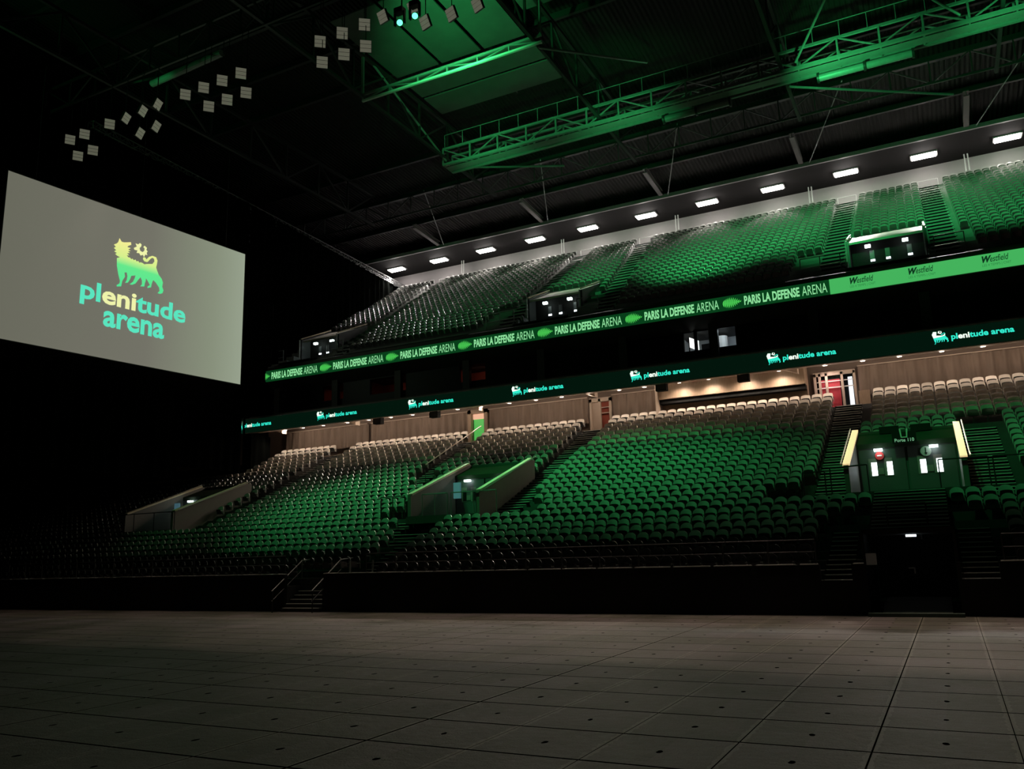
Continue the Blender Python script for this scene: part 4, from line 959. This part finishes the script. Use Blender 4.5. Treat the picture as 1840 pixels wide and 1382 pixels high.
# green catwalk
cw = thing('lighting_catwalk', 'long green-lit steel catwalk hanging under the roof parallel to the stand', 'catwalk', (-27.6, 45.2, 28))
for nm, y, z, rr in (('bottom_chord', 44.6, 28.0, 0.09), ('bottom_chord', 45.8, 28.0, 0.09), ('top_chord', 44.6, 29.15, 0.07), ('top_chord', 45.8, 29.15, 0.07)):
    MB().bar((-27.6, y, z), (11, y, z), rr * 2, rr * 2).build(nm, M['steel'], cw)
MB().box(-27.6, 11, 44.9, 45.5, 27.93, 27.97).build('grating', M['steel'], cw)
b = MB(); x = -27.6; i = 0
while x < 10:
    for y in (44.6, 45.8):
        b.bar((x, y, 28), (x, y, 29.15), 0.1, 0.1); b.bar((x, y, 28 if i % 2 else 29.15), (x + 2.1, y, 29.15 if i % 2 else 28), 0.07, 0.07)
    b.bar((x, 44.6, 28), (x, 45.8, 28), 0.08, 0.08); x += 2.1; i += 1
b.build('lattice_bracing', M['steel'], cw)
b = MB(); x = -27.4
while x < 10: b.tube((x, 44.5, 29.15), (x, 44.5, 30.1), 0.025); x += 1.4
b.path([(-27.4, 44.5, 30.1), (10, 44.5, 30.1)], 0.025); b.build('guard_rail', M['steel'], cw)
t = thing('air_duct', 'round duct lit bright green high at the upper left above the panels', 'duct', (-38.8, 30.2, 29.8)); MB().tube((-38.8, 30.2, 29.9), (-33.2, 30.2, 30.1), 0.2, 12).build('duct_body', M['steel'], t)
MB().tube((-38.5, 30.2, 30), (-38.5, 30.2, 33), 0.02).build('hanger', M['darksteel'], t); MB().tube((-33.5, 30.2, 30), (-33.5, 30.2, 33), 0.02).build('hanger', M['darksteel'], t)
for a_, b_, lb in ((-3.6, 1.2, 'right'), (-12.5, -8.5, 'left')):
    t = thing('air_duct', 'round pale duct under the catwalk, the %s one of two' % lb, 'duct', (a_, 45.2, 27.5))
    MB().tube((a_, 45.6, 27.62), (b_, 45.6, 27.62), 0.2, 14).build('duct_body', M['steel'], t, smooth=False)
    for q in (0.0, 0.5, 1.0): xx = a_ + (b_ - a_) * q; MB().tube((xx - 0.06, 45.6, 27.62), (xx + 0.06, 45.6, 27.62), 0.27, 14).build('clamp', M['darksteel'], t)
# diagonal braces of the rig
for i, (a_, b_) in enumerate([((-4.6, 44.5, 28.3), (-1.2, 40.5, 31.2)), ((-1.2, 40.5, 31.2), (3.5, 44.5, 28.4)), ((-27.3, 36, 31), (-27.3, 44.5, 28.2)), ((-16.3, 36, 28.2), (-13, 44.5, 31)), ((-27.6, 45, 28), (-21, 50, 28.6)), ((-5.2, 46, 27.8), (3.2, 53, 28.4))]):
    o = MB().tube(a_, b_, 0.07, 8).build('diagonal_brace', M['steel']); tag(o, ['left leg of the inverted v brace above the catwalk', 'right leg of the inverted v brace above the catwalk', 'slanting brace left of the green roof bay', 'slanting brace right of the green roof bay', 'thin brace running back from the catwalk left end', 'thin brace running back from the catwalk middle'][i], 'brace')

# ---------------------------------------------------------------- unlit square lamp panels with a faint painted glow
PAN = [(-23.68, 26.0, 0), (-23.53, 24.87, 0), (-22.37, 26.0, 0), (-22.25, 24.87, 0), (-21.09, 26.0, 0), (-21.01, 24.87, 0), (-32.6, 25.92, 0), (-31.28, 25.92, 0), (-29.99, 25.92, 0), (-28.71, 25.92, 0),
       (-30.85, 24.74, 0), (-29.58, 24.74, 0), (-28.31, 24.74, 0), (-34.64, 25.95, 1), (-35.79, 25.9, 1), (-37.1, 25.85, 1), (-34.66, 24.69, 1), (-35.89, 24.63, 1), (-38.45, 25.88, 0), (-40.55, 25.85, 0),
       (-41.8, 25.85, 0), (-39.71, 24.65, 0), (-40.98, 24.64, 0), (-20.09, 26.05, 1), (-18.46, 25.95, 1), (-17.82, 24.98, 1), (-16.48, 24.92, 1), (-15.19, 24.91, 1)]
def tilt(mb, a):
    c, q = math.cos(a), math.sin(a); mb.v = [(x, y * c - z * q, y * q + z * c) for x, y, z in mb.v]; return mb
TA = math.radians(26)
PB = tilt(MB().box(-0.27, 0.27, 0.0, 0.12, -0.27, 0.27), TA).mesh('casing', M['fascia'])
bar3 = MB()
for q in (-0.175, 0, 0.175): bar3.box(-0.25, 0.25, -0.02, 0.0, q - 0.078, q + 0.078)
PF = tilt(bar3, TA).mesh('lamp_face', M['panel_glow'])
YK = [MB().tube((0, 0.06, 0.1), (0, 0.06, L_), 0.02).mesh('hanging_rod', M['darksteel']) for L_ in (2.3, 3.45)]
def clus(i):
    return 'right' if i < 6 or i > 22 else ('middle' if i < 13 else ('turned left' if i < 18 else 'far left'))
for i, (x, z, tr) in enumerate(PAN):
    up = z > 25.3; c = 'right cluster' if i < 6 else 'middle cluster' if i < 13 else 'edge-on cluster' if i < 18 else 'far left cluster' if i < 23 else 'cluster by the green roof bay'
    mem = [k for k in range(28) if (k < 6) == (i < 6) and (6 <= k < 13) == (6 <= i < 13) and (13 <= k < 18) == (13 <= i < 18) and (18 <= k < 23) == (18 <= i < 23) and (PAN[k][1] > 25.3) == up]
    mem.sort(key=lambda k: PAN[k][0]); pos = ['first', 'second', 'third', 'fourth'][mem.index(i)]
    r = thing('lamp_panel', 'unlit square lamp panel, %s from left, %s row, %s' % (pos, 'upper' if up else 'lower', c), 'lamp', (x, 27.4, z), 'square lamp panels hanging in the rig')
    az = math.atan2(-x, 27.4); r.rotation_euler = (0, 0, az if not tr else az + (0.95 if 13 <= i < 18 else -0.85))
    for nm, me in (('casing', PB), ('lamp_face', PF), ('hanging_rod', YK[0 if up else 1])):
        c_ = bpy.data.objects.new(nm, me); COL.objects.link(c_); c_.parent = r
# moving head lamps
for i, (p, q) in enumerate([((-19.0, 27.2, 25.2), 'left'), ((-18.2, 27.2, 25.25), 'middle'), ((-16.6, 27.2, 25.7), 'right')]):
    x, y, z = p; t = thing('moving_head_lamp', '%s glowing green stage lamp at the top edge' % q, 'lamp', p, 'green stage lamps on the front truss')
    MB().box(x - 0.22, x + 0.22, y - 0.15, y + 0.15, z + 0.5, z + 0.75).build('base', M['darksteel'], t); MB().tube((x, 27.35, z + 0.7), (x, 27.4, 28.3), 0.03).build('hanging_rod', M['darksteel'], t)
    MB().box(x - 0.28, x - 0.22, y - 0.06, y + 0.06, z - 0.05, z + 0.55).build('yoke', M['darksteel'], t); MB().box(x + 0.22, x + 0.28, y - 0.06, y + 0.06, z - 0.05, z + 0.55).build('yoke', M['darksteel'], t)
    MB().tube((x - 0.15, y + 0.15, z + 0.2), (x + 0.14, y - 0.2, z - 0.12), 0.13, 12, 0.16).build('lamp_head', M['darksteel'], t)
    MB().tube((x + 0.142, y - 0.203, z - 0.122), (x + 0.15, y - 0.215, z - 0.13), 0.13, 12).build('lens', M['lampgreen'], t)

# ---------------------------------------------------------------- lamps of the rig, with added front and floor fill spots
for p, tg, w_, cn in BEAMS: lamp('green_beam', 'SPOT', p, w_, GREEN, tg, 0.25, cone=cn, blend=1.0)
for p, tg, w_, cn in FRONT_FILL: lamp('front_fill', 'SPOT', p, w_, (0.45, 1.0, 0.6), tg, 0.3, cone=cn, blend=1.0)
for p, tg, w_, cn in WASH: lamp('green_wash', 'SPOT', p, w_, GREEN, tg, 0.2, cone=cn, blend=0.9)
for p, tg, w_, cn, c in FLOOR_FILL: lamp('floor_fill_light', 'SPOT', p, w_, c, tg, 0.4, cone=cn, blend=0.9 if cn < 20 else 0.2 if cn < 35 else 1.0)
